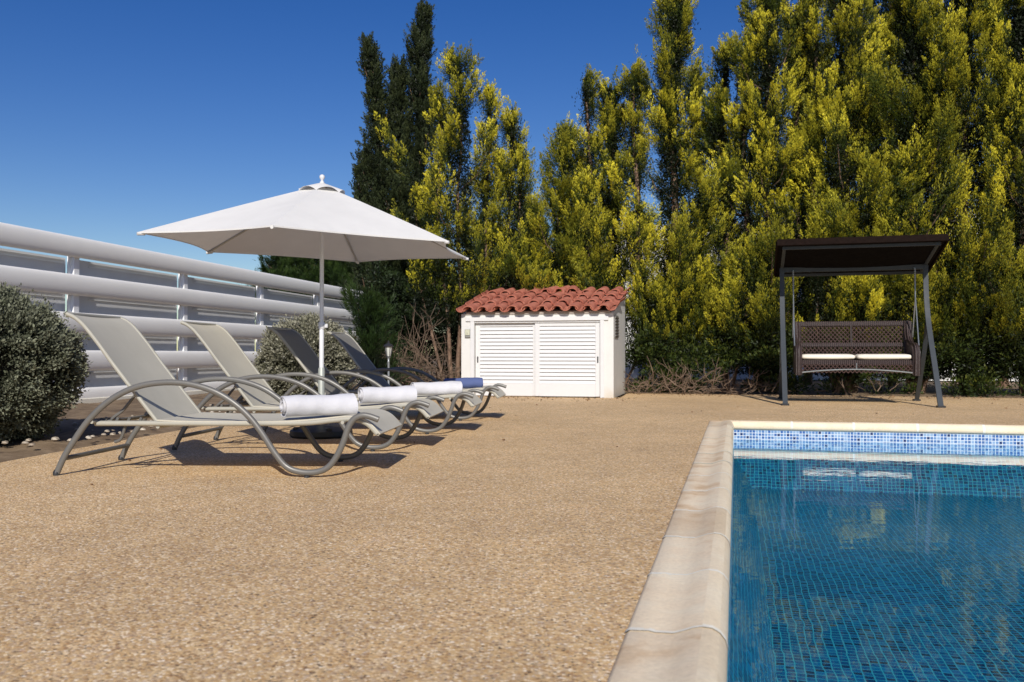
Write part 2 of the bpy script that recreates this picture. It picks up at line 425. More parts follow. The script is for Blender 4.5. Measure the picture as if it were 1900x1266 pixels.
# garden bed: gently uneven soil between deck and fence / hedge
def soil_strip(name, inner, outer, lift=.03, n=14):
    mb = MB(); g = []
    rr = random.Random(3)
    for (a, b) in zip(smooth_path([(p[0], p[1], 0) for p in inner], 6), smooth_path([(p[0], p[1], 0) for p in outer], 6)):
        row = []
        for k in range(n):
            t = k / (n - 1); p = a.lerp(b, t)
            z = -.028 if k == 0 else lift * min(1, t * 4) + rr.uniform(-.025, .03)
            row.append((p.x + rr.uniform(-.03, .03) * (k > 0), p.y + rr.uniform(-.03, .03), z))
        g.append(row)
    mb.grid(g)
    return tag(mb.build(name, M['soil']), kind='structure')
soil_strip('garden_bed', [(-3.95, 2.5), (-3.64, 5.4), (-3.52, 6.8), (-3.36, 8.3), (-3.17, 10.2), (-2.92, 12.2), (-2.22, 14.2), (-1.52, 15.3), (-.87, 15.95)],
           [(-8.4, 3.5), (-7.9, 6), (-7.6, 7.7), (-7.25, 9.5), (-6.8, 11.6), (-6.3, 14.0), (-5.5, 17.8), (-3.0, 21), (-.5, 21)])
soil_strip('hedge_bed', [(1.95, 17.25), (5.5, 16.33), (9.0, 15.13), (16, 12.63), (22, 10.05)], [(3.0, 22), (7, 21), (12, 19), (18, 16), (25, 13)], .04)

# pool basin, waterline tiles, coping, water
def prism_uv(name, segs, mat, parent):
    """segs: list of (p0,p1,p2,p3,(uv0..uv3))"""
    me = bpy.data.meshes.new(name)
    vs = []; fs = []; uvs = []
    for s_ in segs:
        n = len(vs); vs += [tuple(p) for p in s_[:4]]; fs.append((n, n + 1, n + 2, n + 3)); uvs += list(s_[4])
    me.from_pydata(vs, [], fs); uvl = me.uv_layers.new(name='UVMap')
    for i, uv in enumerate(uvs): uvl.data[i].uv = uv
    me.materials.append(mat); me.update()
    o = bpy.data.objects.new(name, me); COL.objects.link(o); o.parent = parent
    return o

pool = tag(empty('swimming_pool', (0, 0, 0)), kind='structure')
ZW, ZF = -.165, -.66
corners = [(PU0, 0), (PU1, 0), (PU1, PV1), (PU0, PV1)]
def offc(c, d):      # move a corner outward by d
    u = c[0] + (d if c[0] == PU1 else -d); v = c[1] + (d if c[1] == PV1 else -d)
    return u, v
band = []; walls = []
SL = .21
for i in range(4):
    a, b = corners[i], corners[(i + 1) % 4]
    L = hypot(b[0] - a[0], b[1] - a[1])
    a0, b0 = offc(a, .012), offc(b, .012)
    z0, z1 = -.27, -.045
    band.append((S(*a0, z0), S(*b0, z0), S(*b0, z1), S(*a0, z1), [(0, z0), (L, z0), (L, z1), (0, z1)]))
    af, bf = offc(a, -SL), offc(b, -SL)
    walls.append((S(*af, ZF), S(*bf, ZF), S(*b0, z0), S(*a0, z0), [(SL, 0), (L - SL, 0), (L, .55), (0, .55)]))
fc = [offc(c, -SL) for c in corners]
walls.append((S(*fc[0], ZF), S(*fc[3], ZF), S(*fc[2], ZF), S(*fc[1], ZF), [(c[0] + 20.013, c[1] + 10.02) for c in (fc[0], fc[3], fc[2], fc[1])]))
prism_uv('waterline_tiles', band, M['waterline'], pool)
prism_uv('basin', walls, M['basin'], pool)

prof = [(CW, -.03), (CW, .004), (CW - .012, .012), (CW - .06, .014), (.17, .011), (.12, .012), (.095, .020), (.07, .030), (.045, .035), (.02, .033), (0.0, .022), (-.014, .004), (-.020, -.018), (-.016, -.040), (-.004, -.055), (.02, -.062)]
def coping_run(mb, i, s0, s1, inset=0.0, lo=0, hi=None, rr=random):
    a, b = corners[i], corners[(i + 1) % 4]
    L = hypot(b[0] - a[0], b[1] - a[1]); du, dv = (b[0] - a[0]) / L, (b[1] - a[1]) / L
    nu, nv = -dv * 0 + (-(dv)), du      # placeholder, replaced below
    # outward normal
    cu, cv = (PU0 + PU1) / 2, PV1 / 2
    mu, mv = (a[0] + b[0]) / 2 - cu, (a[1] + b[1]) / 2 - cv
    nu, nv = (-dv, du) if (-dv * mu + du * mv) > 0 else (dv, -du)
    dz = rr.uniform(-.0018, .0018)
    rows = []
    P = prof[lo:hi]
    for s_ in np.linspace(s0, s1, max(2, int((s1 - s0) / .1))):
        row = []
        for (d, z) in P:
            ss = s_
            if s0 <= 1e-6 and s_ == s0: ss = -d
            if s1 >= L - 1e-6 and s_ == s1: ss = L + d
            u = a[0] + du * ss + nu * (d - (inset if d > .2 else -inset * .5)); v = a[1] + dv * ss + nv * (d - (inset if d > .2 else -inset * .5))
            p = S(u, v, z - inset + dz); row.append(tuple(p))
        rows.append(row)
    mb.grid(rows)
    k = len(mb.v)
cm = MB(); cl = MB(); gm = MB(); rr = random.Random(4)
for i in range(4):
    a, b = corners[i], corners[(i + 1) % 4]; L = hypot(b[0] - a[0], b[1] - a[1])
    n = round(L / .62); st = L / n
    for k in range(n):
        g0 = 0 if k == 0 else .004; g1 = 0 if k == n - 1 else .004
        rs = random.Random(k * 7 + i); coping_run(cm, i, k * st + g0, (k + 1) * st - g1, lo=0, hi=9, rr=rs)
        rs = random.Random(k * 7 + i); coping_run(cl, i, k * st + g0, (k + 1) * st - g1, lo=8, rr=rs)
    
    for k in range(1, n): coping_run(gm, i, k * st - .012, k * st + .012, -.0030, rr=random.Random(1))
cm.build('coping', M['coping'], pool, angle=60); cl.build('coping_lip', M['coping_lip'], pool, angle=60); gm.build('coping_joints', M['grout'], pool, angle=60)
wm = MB(); wc = [offc(c, .011) for c in corners]
wm.add([S(*c, ZW) for c in wc], [(0, 3, 2, 1)])
tag(wm.build('water', M['water'], None, smooth=False), kind='structure')

# ------------------------------------------------------------------ slatted fence
FT = radians(11.6); F0 = Vector((-6.42, 13.37, 0)); FD = Vector((sin(FT), cos(FT), 0)); FN = Vector((cos(FT), -sin(FT), 0))
def FP(t, off, z): return F0 + FD * t + FN * off + Vector((0, 0, z))
fence = empty('slat_fence', F0, 0)
tag(fence, 'tall white aluminium fence of five broad rounded rails behind the loungers', 'fence')
def rel(mb_pts): return [tuple(Vector(p) - F0) for p in mb_pts]
T0, T1 = -9.0, 11.85
tops = [2.48 - k * .556 for k in range(5)]
for k, zt in enumerate(tops):
    mb = MB(); hh = .153
    zc = zt - hh
    segs = [(T0, -.35 - 2.87), (-.35 - 2.87, -.33 + 2.87 * 3.9), (-.33 + 2.87 * 3.9 + .01, T1)]
    for (a, b) in segs:
        ring = []
        for t in (a, b):
            ring.append([FP(t, .10 + .048 * sin(q), zc + hh * cos(q)) for q in [2 * pi * j / 20 for j in range(20)]])
        n = len(mb.v)
        mb.add(rel(ring[0] + ring[1]), [(j, (j + 1) % 20, 20 + (j + 1) % 20, 20 + j) for j in range(20)] + [tuple(range(19, -1, -1)), tuple(range(20, 40))])
    mb.build('rail', M['fence_alu'], fence, angle=50)
for n_ in range(-3, 5):
    t = -.33 + 2.87 * n_
    mb = MB()
    c = FP(t, .0, 1.2) - F0
    mb.box(c, (.12, .12, 2.46), -FT, bev=.006)
    # bracket flanges
    mb.box(FP(t, .01, 1.2) - F0, (.006, .24, 2.42), -FT)
    mb.build('post', M['post_alu'], fence, smooth=False)
mb = MB(); ml = MB()
for n_ in range(-4, 5):
    a = -.33 + 2.87 * n_ + .075; b = min(a + 2.72, T1)
    if b <= a: continue
    for k in range(5):
        zt = tops[k] - .29 + .06 - (.06 if k == 0 else 0) - .02; zb = tops[k] - .556 - .05
        if k == 4: zb = .02; zt = .16
        q = [FP(a, -.07, zb), FP(b, -.07, zb), FP(b, -.07, zt), FP(a, -.07, zt)]
        mb.add(rel(q), [(0, 1, 2, 3)])
        if k < 4:
            for zz in (zt - .03, zt - .085):
                ml.box(FP((a + b) / 2 + .15, -.06, zz) - F0, (.012, (b - a) * .86, .012), -FT)
mb.build('backing_panel', M['fence_panel'], fence, smooth=False)
ml.build('backing_ridge', M['fence_line'], fence, smooth=False)
kb = MB(); kb.box(FP((T0 + T1) / 2, .05, .03), (.22, T1 - T0, .14), -FT, bev=.01)
tag(kb.build('kerb', M['grout'], None, smooth=False), 'pale concrete kerb running under the white rail fence', 'kerb')

# ------------------------------------------------------------------ foliage
def leaf_mesh(name, P, D, L, W, C, mat, parent, rng, base=.35, NH=None):
    n = len(P)
    R = rng.normal(size=(n, 3))
    if NH is not None: R = NH + R * .38
    Sd = np.cross(D, R); Sd /= np.linalg.norm(Sd, axis=1, keepdims=True) + 1e-9
    V = np.empty((n, 4, 3), np.float32)
    V[:, 0] = P; V[:, 1] = P + D * (L * base)[:, None] + Sd * (W / 2)[:, None]
    V[:, 2] = P + D * L[:, None]; V[:, 3] = P + D * (L * base)[:, None] - Sd * (W / 2)[:, None]
    me = bpy.data.meshes.new(name)
    me.vertices.add(4 * n); me.vertices.foreach_set('co', V.reshape(-1))
    me.loops.add(4 * n); me.loops.foreach_set('vertex_index', np.arange(4 * n, dtype=np.int32))
    me.polygons.add(n); me.polygons.foreach_set('loop_start', np.arange(0, 4 * n, 4, dtype=np.int32))
    try: me.polygons.foreach_set('loop_total', np.full(n, 4, np.int32))
    except Exception: pass
    at = me.color_attributes.new('Col', 'FLOAT_COLOR', 'POINT')
    cc = np.ones((n, 4, 4), np.float32); cc[:, :, :3] = C[:, None, :]
    cc[:, 0, :3] *= .75; cc[:, 2, :3] *= 1.15
    at.data.foreach_set('color', cc.reshape(-1))
    me.materials.append(mat); me.update(calc_edges=True)
    o = bpy.data.objects.new(name, me); COL.objects.link(o)
    if parent: o.parent = parent
    return o

def unit(a): return a / (np.linalg.norm(a, axis=-1, keepdims=True) + 1e-9)
PAL = {
 'gold': ((.007, .012, .003), (.056, .088, .010), (.90, .80, .06)),
 'olive': ((.008, .015, .004), (.045, .070, .012), (.26, .245, .022)),
 'dark': ((.006, .012, .005), (.026, .045, .014), (.075, .105, .028)),
 'cyp': ((.008, .014, .006), (.034, .050, .020), (.085, .105, .040)),
 'pine': ((.006, .014, .005), (.030, .062, .014), (.090, .145, .030)),
}
def conifer(name, label, X, Y, leaders, pal, seed, base=.4, dens=1.0, plume=(.25, .32), leaf=(.048, .0145), rise=(.62, .5, .50), group=None, gap=1.0, trunk_r=.10, gold=.55, taper=.92, npd=5.4, fing=(17, 28)):
    rng = np.random.default_rng(seed)
    root = empty(name, (X, Y, 0)); tag(root, label, 'tree', group)
    dk, gr, go = [np.array(c) for c in PAL[pal]]
    P = []; D = []; Cc = []; LL = []; HH = []
    tb = MB()
    for (dx, dy, lx, H, R) in leaders:
        # axis from (dx*.3,dy*.3,0) to (dx+lx, dy, H)
        def axis(z):
            t = np.clip(z / H, 0, 1); w = np.minimum(1, t * 2.2)
            return np.stack([dx * (.25 + .75 * w) + lx * t ** 1.5 + .05 * np.sin(z * 1.7 + seed), dy * (.25 + .75 * w) + .05 * np.cos(z * 1.3), z], -1)
        zs = np.linspace(0, H * .93, 10)
        tb.tube([tuple(p) for p in axis(zs)], [trunk_r * min(1, H / 8) ** 1.5 * (1 - .9 * z / H) + .012 for z in zs], 7)
        npl = int(npd * H * (R + .30) * dens)
        lob = rng.uniform(0, 2 * pi, 4)
        for i in range(npl):
            u = (i + rng.random()) / npl
            z0 = base + (H - base - .12) * u * .985
            t = (z0 - base) / (H - base)
            az = i * 2.39996 + rng.normal() * .45
            lobe = 1 + .22 * sin(2 * az + z0 * 1.9 + lob[0]) + .20 * sin(3 * az - z0 * 3.1 + lob[1]) + .12 * sin(z0 * 5.3 + az + lob[2])
            if not gap: lobe = 1 + (lobe - 1) * .9
            cav = sin(2.1 * z0 + 1.3 * az + lob[3]) + sin(3.7 * z0 - 2 * az + lob[0])
            if gap and t < .93 and cav < -.55 and rng.random() < .88: continue
            env = R * (1 - t) ** taper * lobe * (0.62 + .50 * rng.random()) * min(1, .72 + t * 1.3) + .06
            thin = gap and rng.random() < .19
            if thin: env *= 1.55
            o_ = np.array([cos(az), sin(az), 0])
            rs = rise[0] * (.5 + rng.random()) * (1 - .3 * t) + rise[2] * env
            rs = min(rs, H * 1.01 - z0)
            A = axis(np.array([z0]))[0]
            E = A + o_ * env + np.array([0, 0, rs]) + rng.normal(size=3) * .05 * env
            B = A + o_ * env * .75 + np.array([0, 0, rs * .15])
            m = int(rng.integers(*fing))
            sidev = np.cross(o_, [0, 0, 1.0])
            fs_ = .34 + .66 * rng.random(m) ** .75; fs_[:2] = 1.0, .93
            wid = 1.25 * plume[1] * (.12 + 1.25 * np.sin(np.pi * np.clip(fs_ * .97, 0, 1)) ** .9) * (.8 + .5 * rng.random()) * (1 - .55 * t)
            fl = plume[0] * (1.05 + .9 * rng.random(m)) * (1.15 - .2 * fs_) * (1 - .35 * t); fl[0] *= 1.7; fl[1] *= 1.3
            psz = .70 + .75 * rng.random(); wid = wid * psz; fl = fl * (.6 + .4 * psz)
            if thin: wid *= .6
            fb = A * ((1 - fs_) ** 2)[:, None] + B * (2 * fs_ * (1 - fs_))[:, None] + E * (fs_ ** 2)[:, None]
            ft = unit(2 * (B - A) * (1 - fs_)[:, None] + 2 * (E - B) * fs_[:, None])
            fo = unit(np.cross(ft, rng.normal(size=(m, 3))))           # offset of each spray from its branch
            fo = unit(fo + np.array([0, 0, .25]) + o_ * .25)
            k_ = rng.random(m) ** .6; k_[0] = 0
            fb = fb + fo * (wid * k_ * .75)[:, None]
            fd = unit(ft * 1.0 + fo * (.60 * k_)[:, None] + o_ * .18 + np.array([0, 0, .34]) + rng.normal(size=(m, 3)) * .13)
            fl = fl * 1.15; fr_ = fl * .235
            frnd = rng.normal(size=m) * .13
            n = int(78 * dens ** .3 * m * min(1.4, plume[0] / .2))
            f = rng.integers(0, m, n)
            q = rng.random(n) ** .8
            rad = unit(np.cross(fd[f], rng.normal(size=(n, 3))))
            rad = unit(rad + fo[f] * .45)
            qr = rng.random(n) ** .4
            shp = fr_[f] * np.minimum(1, .35 + q * 3) * (1 - q) ** .65 * 1.15
            Q = fb[f] - fd[f] * (fl[f] * .35)[:, None] + fd[f] * (fl[f] * 1.1 * q)[:, None] + rad * (qr * shp)[:, None]
            d = unit(fd[f] * 1.2 + rad * (.55 * qr)[:, None] + rng.normal(size=(n, 3)) * .16)
            hint = unit(rad + fo[f] * .7 + o_ * .5 + np.array([0, 0, .15]))
            outw = np.clip(fo[f] @ unit(o_ + np.array([0, 0, .7])) * .5 + .5, 0, 1)
            tipn = np.clip(-.25 + .56 * q + .20 * qr + .30 * fs_[f] + .36 * outw * k_[f] + frnd[f] + rng.normal(size=n) * .05, 0, 1)
            pg = np.clip(gold + .20 * sin(z0 * 1.3 + lob[1]) + rng.normal() * .28 - .22 * max(0, 1 - z0 / 3.2), .05, 1.1)  # less gold low down: shade of the lower hedge put into colour
            c = dk + (gr - dk) * np.clip(tipn[:, None] * 2.0, 0, 1)  # golden new growth at tips; under and inner leaves carry shade in colour
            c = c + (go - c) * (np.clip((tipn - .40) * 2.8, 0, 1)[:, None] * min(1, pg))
            c = c * (0.82 + .36 * rng.random((n, 1))) * (.8 + .25 * min(1, env / (R + .1))) * (.82 + .18 * min(1, z0 / 3.0))  # low sprays also darkened, same painted shade
            P.append(Q); D.append(d); Cc.append(c); HH.append(hint); LL.append(leaf[0] * (.55 + .7 * rng.random(n)))
            # inner foliage along the branch, its shade put into the leaf colour
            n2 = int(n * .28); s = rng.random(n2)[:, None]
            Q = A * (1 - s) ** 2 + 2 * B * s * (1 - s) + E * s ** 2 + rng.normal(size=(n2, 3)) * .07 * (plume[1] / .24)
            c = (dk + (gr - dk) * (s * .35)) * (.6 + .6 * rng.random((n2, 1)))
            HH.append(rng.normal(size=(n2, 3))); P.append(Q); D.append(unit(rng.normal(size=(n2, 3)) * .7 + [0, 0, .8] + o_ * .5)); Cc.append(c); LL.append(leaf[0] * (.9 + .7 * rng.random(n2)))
            if i % 3 == 0 and t < .9:
                tb.tube([tuple(A), tuple(B * .6 + A * .25 + E * .15), tuple(A * .04 + 2 * B * .16 + E * .64)], [.02 * (1 - .6 * t), .014, .006], 4)
        # interior fill leaves, crown shade given by their dark colour
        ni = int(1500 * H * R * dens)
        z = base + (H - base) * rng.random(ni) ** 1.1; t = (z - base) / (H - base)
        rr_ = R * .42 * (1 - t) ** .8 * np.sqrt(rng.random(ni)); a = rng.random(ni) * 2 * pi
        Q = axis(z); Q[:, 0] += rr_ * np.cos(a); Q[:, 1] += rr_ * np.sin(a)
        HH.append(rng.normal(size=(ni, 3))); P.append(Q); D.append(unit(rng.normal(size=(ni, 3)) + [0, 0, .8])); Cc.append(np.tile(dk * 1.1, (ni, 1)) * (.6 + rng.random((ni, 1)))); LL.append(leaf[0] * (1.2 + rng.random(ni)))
    HH = np.concatenate(HH); P = np.concatenate(P); D = np.concatenate(D); Cc = np.concatenate(Cc); LL = np.concatenate(LL)
    keep = P[:, 2] > .05
    P, D, Cc, LL, HH = P[keep], D[keep], Cc[keep], LL[keep], HH[keep]
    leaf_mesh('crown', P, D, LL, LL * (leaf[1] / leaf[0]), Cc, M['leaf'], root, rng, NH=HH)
    tb.build('trunk', M['bark'], root)
    return root

def px(x, Z): return (x - CX) / F * Z
def ph(y, Z): return CH + (HY - y) / F * Z

HG = 'golden conifers of the tall hedge'
def gold_tree(x, y, Z, R, seed, label, extra=(), pal='gold', base=.35, dens=1.0, gold=.55, low=(), **kw):
    r_ = random.Random(seed)
    R *= 1.35
    L = [(0, 0, 0, ph(y, Z), R)]
    for (ex, ey, eR) in extra:
        L.append((px(ex, Z) - px(x, Z), r_.uniform(-.2, .2), 0, ph(ey, Z), eR * 1.15))
    for (ex, h_, eR) in low:
        L.append((px(ex, Z) - px(x, Z), r_.uniform(-.75, -.35), 0, h_, eR))
    return conifer('conifer_tree', label, px(x, Z), Z, L, pal, seed, base=base, dens=dens, group=HG, gold=gold, **kw)

gold_tree(852, 108, 18.6, .92, 11, 'golden conifer left of the sky gap, with several open pointed leaders above the shed roof', [(948, 205, .50), (968, 290, .30), (775, 335, .55), (815, 175, .22), (905, 165, .25)], base=1.3, dens=.62, gold=.75, trunk_r=.05)
gold_tree(1045, 245, 18.4, .50, 12, 'lowest golden conifer, just right of the sky gap behind the shed', [(1085, 305, .35)], base=.9, gold=.6, low=[(960, 2.5, .35), (1000, 2.2, .3)])
gold_tree(1136, 165, 18.2, .58, 13, 'golden conifer with a forked narrow top behind the right end of the shed', [(1092, 150, .22)], base=.6, gold=.65, low=[(1190, 2.4, .5)])
gold_tree(1250, -8, 17.9, .92, 14, 'tall golden conifer with a slim spire, standing right of the shed', [(1178, 125, .22), (1300, 150, .28)], base=.5, gold=.75, low=[(1215, 2.0, .5), (1275, 2.9, .55)])
gold_tree(1345, 95, 17.6, .60, 15, 'golden conifer of middle height with ragged side spires between two taller ones', base=.5, gold=.6, low=[(1330, 1.8, .45), (1370, 2.6, .5)])
gold_tree(1425, -5, 17.2, 1.10, 16, 'tall golden conifer with a broad bright crown, left of the swing', [(1480, 30, .45), (1385, 110, .35)], base=.35, gold=.8, low=[(1420, 2.1, .5)])
gold_tree(1575, -70, 16.8, 1.15, 17, 'tall golden conifer rising straight behind the left half of the swing roof', [(1515, -10, .45), (1630, 60, .4)], base=.35, gold=.7, low=[(1500, 2.6, .55), (1570, 1.9, .5)])
gold_tree(1700, -60, 16.5, 1.10, 18, 'golden conifer rising behind the right end of the swing roof', [(1740, 20, .4)], base=.3, gold=.65, low=[(1650, 2.4, .5), (1720, 2.0, .5)])
gold_tree(1790, -120, 16.2, 1.15, 19, 'golden conifer just right of the swing with pale hanging sprays', base=.3, gold=.62, low=[(1785, 2.5, .55), (1840, 1.8, .45)])
gold_tree(1900, -60, 15.8, 1.2, 20, 'rightmost golden conifer, cut by the edge of the picture', base=.3, gold=.6, low=[(1880, 2.4, .5), (1930, 1.8, .45)])
DG = 'dark green conifers behind the golden hedge'
for (x, y, Z, R, sd, lb) in ((1500, -80, 20.5, 1.5, 31, 'dark green conifer seen between golden trees left of the swing roof'),
                             (1655, -150, 20.0, 1.6, 32, 'very dark tall conifer behind the golden tree over the swing roof'),
                             (1860, -160, 19.2, 1.7, 33, 'dark green tall conifer behind the rightmost golden tree')):
    conifer('conifer_tree', lb, px(x, Z), Z, [(0, 0, 0, ph(y, Z), R)], 'olive', sd, base=.6, dens=.7, group=DG, gold=.4)
# dark cypresses
CG = 'dark narrow cypresses left of the golden hedge'
Z = 21.0
conifer('cypress_tree', 'dark narrow cypress leaning left, the shorter of two spires above the parasol', px(722, Z), Z, [(0, 0, px(684, Z) - px(722, Z), ph(80, Z), .52), (px(688, Z) - px(722, Z), 0, -.15, ph(290, Z), .45)], 'cyp', 41, npd=22, fing=(6, 10),
        base=1.0, dens=1.5, plume=(.14, .22), leaf=(.05, .02), rise=(.35, .5, .5), group=CG, gold=.6, gap=.6)
conifer('cypress_tree', 'tallest dark narrow cypress, its thick spire beside the golden tree', px(765, Z), Z + .2, [(0, 0, px(784, Z) - px(765, Z), ph(8, Z), .62), (px(738, Z) - px(765, Z), -.1, 0, ph(118, Z), .48)], 'cyp', 42, npd=22, fing=(6, 10),
        base=1.0, dens=1.5, plume=(.14, .22), leaf=(.05, .02), rise=(.35, .5, .5), group=CG, gold=.6, gap=.6)
# pines: softer, rounder, thin long needles
def pine(x, y, Z, R, sd, lb, base=.6, extra=()):
    L = [(0, 0, 0, ph(y, Z), R)] + [(px(a, Z) - px(x, Z), 0, 0, ph(b, Z), c) for a, b, c in extra]
    return conifer('pine_tree', lb, px(x, Z), Z, L, 'pine', sd, base=base, dens=.75, npd=15, fing=(9, 14), plume=(.2, .34), leaf=(.12, .010), rise=(.25, .5, .3), gold=.5)
pine(600, 455, 32, 2.3, 51, 'green pine standing beyond the fence end, behind the parasol pole', extra=((515, 478, 1.9), (560, 465, 1.7), (650, 450, 2.0), (690, 440, 2.0)))
pine(684, 556, 15.2, .46, 52, 'small soft green pine in front of the fence end, beside the round bush', base=.15)
pine(985, 398, 24, 1.5, 53, 'dark green pine filling the low gap between the golden trees', extra=((900, 420, 1.4), (1060, 420, 1.2)))

# dense low planting behind the trunks
def thicket(name, label, x0, x1, z0, zmax, n, pal, seed, dep=1.6):
    rng = np.random.default_rng(seed)
    dk, gr, go = [np.array(c) for c in PAL[pal]]
    nb = int(n / 260); P = []; D = []; C = []
    for i in range(nb):
        x = rng.uniform(x0, x1); y = z0(x) + rng.uniform(-dep / 2, dep / 2); h = zmax(x) * rng.random() ** .8
        c = np.array([x, y, h]); r = rng.uniform(.16, .36)
        q = rng.normal(size=(260, 3)); q = unit(q) * (rng.random((260, 1)) ** .45) * r * [1, 1, .8]
        P.append(c + q); D.append(unit(q / r + [0, 0, .5] + rng.normal(size=(260, 3)) * .3))
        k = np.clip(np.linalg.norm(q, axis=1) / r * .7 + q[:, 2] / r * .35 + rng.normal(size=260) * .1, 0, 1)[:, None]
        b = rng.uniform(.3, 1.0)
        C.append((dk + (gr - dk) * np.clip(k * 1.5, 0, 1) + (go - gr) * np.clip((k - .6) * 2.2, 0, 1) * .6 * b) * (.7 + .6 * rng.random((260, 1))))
    P = np.concatenate(P); D = np.concatenate(D); C = np.concatenate(C); L = .07 * (.6 + .8 * rng.random(len(P)))
    k = P[:, 2] > 0; P, D, C, L = P[k], D[k], C[k], L[k]
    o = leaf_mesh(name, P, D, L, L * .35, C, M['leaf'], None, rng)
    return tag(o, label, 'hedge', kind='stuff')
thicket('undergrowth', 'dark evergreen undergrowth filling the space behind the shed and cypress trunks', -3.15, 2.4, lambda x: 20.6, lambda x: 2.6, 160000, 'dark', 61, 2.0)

thicket('undergrowth', 'low dark undergrowth at the foot of the hedge behind the swing', 2.4, 12.5, lambda x: 17.6 - (x - 2.5) * .30, lambda x: 1.15, 60000, 'olive', 62, .7)
# round bushes
def bush(name, label, X, Y, rx, ry, H, seed, n, cols, leafl=.030, group=None):
    rng = np.random.default_rng(seed)
    root = empty(name, (X, Y, 0)); tag(root, label, 'bush', group)
    q = unit(rng.normal(size=(n, 3)))
    ph_ = q @ np.array([[3.1, 1.2, .4], [.6, 2.7, 3.3], [2.2, .5, 2.9]])
    lump = 1 + .035 * np.sin(ph_[:, 0] * 2.1 + seed) + .035 * np.sin(ph_[:, 1] * 2.3) + .03 * np.sin(ph_[:, 2] * 3.1)
    sc = np.array([rx, ry, H / 2])
    # leaf clumps
    nc = 1300
    cc = unit(rng.normal(size=(nc, 3)))
    depth = np.empty(n)
    idx = rng.integers(0, nc, n)
    cl = rng.normal(size=(n, 3)) * .036
    cdep = rng.random(nc) ** 1.4
    shell = 1 - .08 * rng.random(n) ** 1.5 - .16 * cdep[idx]
    base = cc[idx]
    p2 = base @ np.array([[3.1, 1.2, .4], [.6, 2.7, 3.3], [2.2, .5, 2.9]])
    lump = 1 + .035 * np.sin(p2[:, 0] * 2.1 + seed) + .035 * np.sin(p2[:, 1] * 2.3) + .03 * np.sin(p2[:, 2] * 3.1)
    sgn = np.sign(base); sq = sgn * np.abs(base) ** .88
    P = sq * sc * (shell * lump)[:, None] + cl * (.55 + .6 * rng.random((n, 1)))
    P[:, 2] += H / 2
    d = unit(base + rng.normal(size=(n, 3)) * .6 + [0, 0, .3])
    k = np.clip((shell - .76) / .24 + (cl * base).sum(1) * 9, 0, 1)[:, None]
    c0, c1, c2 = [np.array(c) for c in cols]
    C = c0 + (c1 - c0) * np.clip(k * 1.6, 0, 1); C = C + (c2 - C) * (np.clip(k - .55, 0, 1) * 2 * rng.random((n, 1)) ** .7)  # leaves deep in the clumps coloured dark for shade
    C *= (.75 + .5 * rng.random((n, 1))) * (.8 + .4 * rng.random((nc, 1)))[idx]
    ns_ = 70; sd_ = unit(rng.normal(size=(ns_, 3)) + [0, -.2, .6])
    for v_ in sd_:
        kk = int(rng.integers(14, 26)); tt = np.linspace(0, rng.uniform(.05, .14), kk)[:, None]
        b_ = np.sign(v_) * np.abs(v_) ** .88 * sc * .97 + [0, 0, H / 2]; dv = unit(v_ + rng.normal(size=3) * .3)
        P = np.concatenate([P, b_ + dv * tt + rng.normal(size=(kk, 3)) * .010]); d = np.concatenate([d, unit(dv + rng.normal(size=(kk, 3)) * .6)]); C = np.concatenate([C, np.tile(c2 * .8, (kk, 1))])
    n = len(P)
    keep = P[:, 2] > .02
    L = leafl * (.6 + .8 * rng.random(n))
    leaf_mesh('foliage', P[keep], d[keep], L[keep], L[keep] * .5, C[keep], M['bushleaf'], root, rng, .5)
    # woody inside
    mb = MB()
    for i in range(60):
        a = rng.uniform(0, 2 * pi); e = rng.uniform(.3, 1.3); r = .8
        mb.tube([(0, 0, .02), (cos(a) * rx * .3, sin(a) * ry * .3, H * .3 * e), (cos(a) * rx * r * cos(e * .9), sin(a) * ry * r * cos(e * .9), H * .5 + H * .38 * sin(e))], [.018, .012, .004], 5)
    # added filler body inside the shrub, inner shade put into its dark colour
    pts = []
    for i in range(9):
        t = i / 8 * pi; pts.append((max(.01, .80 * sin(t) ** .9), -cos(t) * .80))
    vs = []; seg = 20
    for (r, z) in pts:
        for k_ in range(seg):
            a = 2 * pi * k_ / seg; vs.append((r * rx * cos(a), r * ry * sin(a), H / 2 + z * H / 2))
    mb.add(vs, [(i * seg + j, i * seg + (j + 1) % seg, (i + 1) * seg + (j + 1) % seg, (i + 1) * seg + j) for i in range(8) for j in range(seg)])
    mb.build('stems_and_core', M['bush_core'], root)
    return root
M['bush_core'] = stone('bush_shade_core', [(.3, (.012, .012, .008)), (.7, (.05, .045, .03))], 12, .8, .95)
bush('round_bush', 'big clipped grey green bush at the left edge of the picture', -4.60, 7.45, .86, .84, 1.27, 71, 170000, ((.012, .015, .008), (.08, .09, .055), (.24, .25, .175)), .028, 'clipped grey green bushes')
bush('round_bush', 'smaller round silvery bush behind the parasol pole', -2.83, 12.2, .61, .60, 1.22, 72, 90000, ((.03, .03, .018), (.13, .13, .08), (.36, .345, .26)), .036, 'clipped grey green bushes')

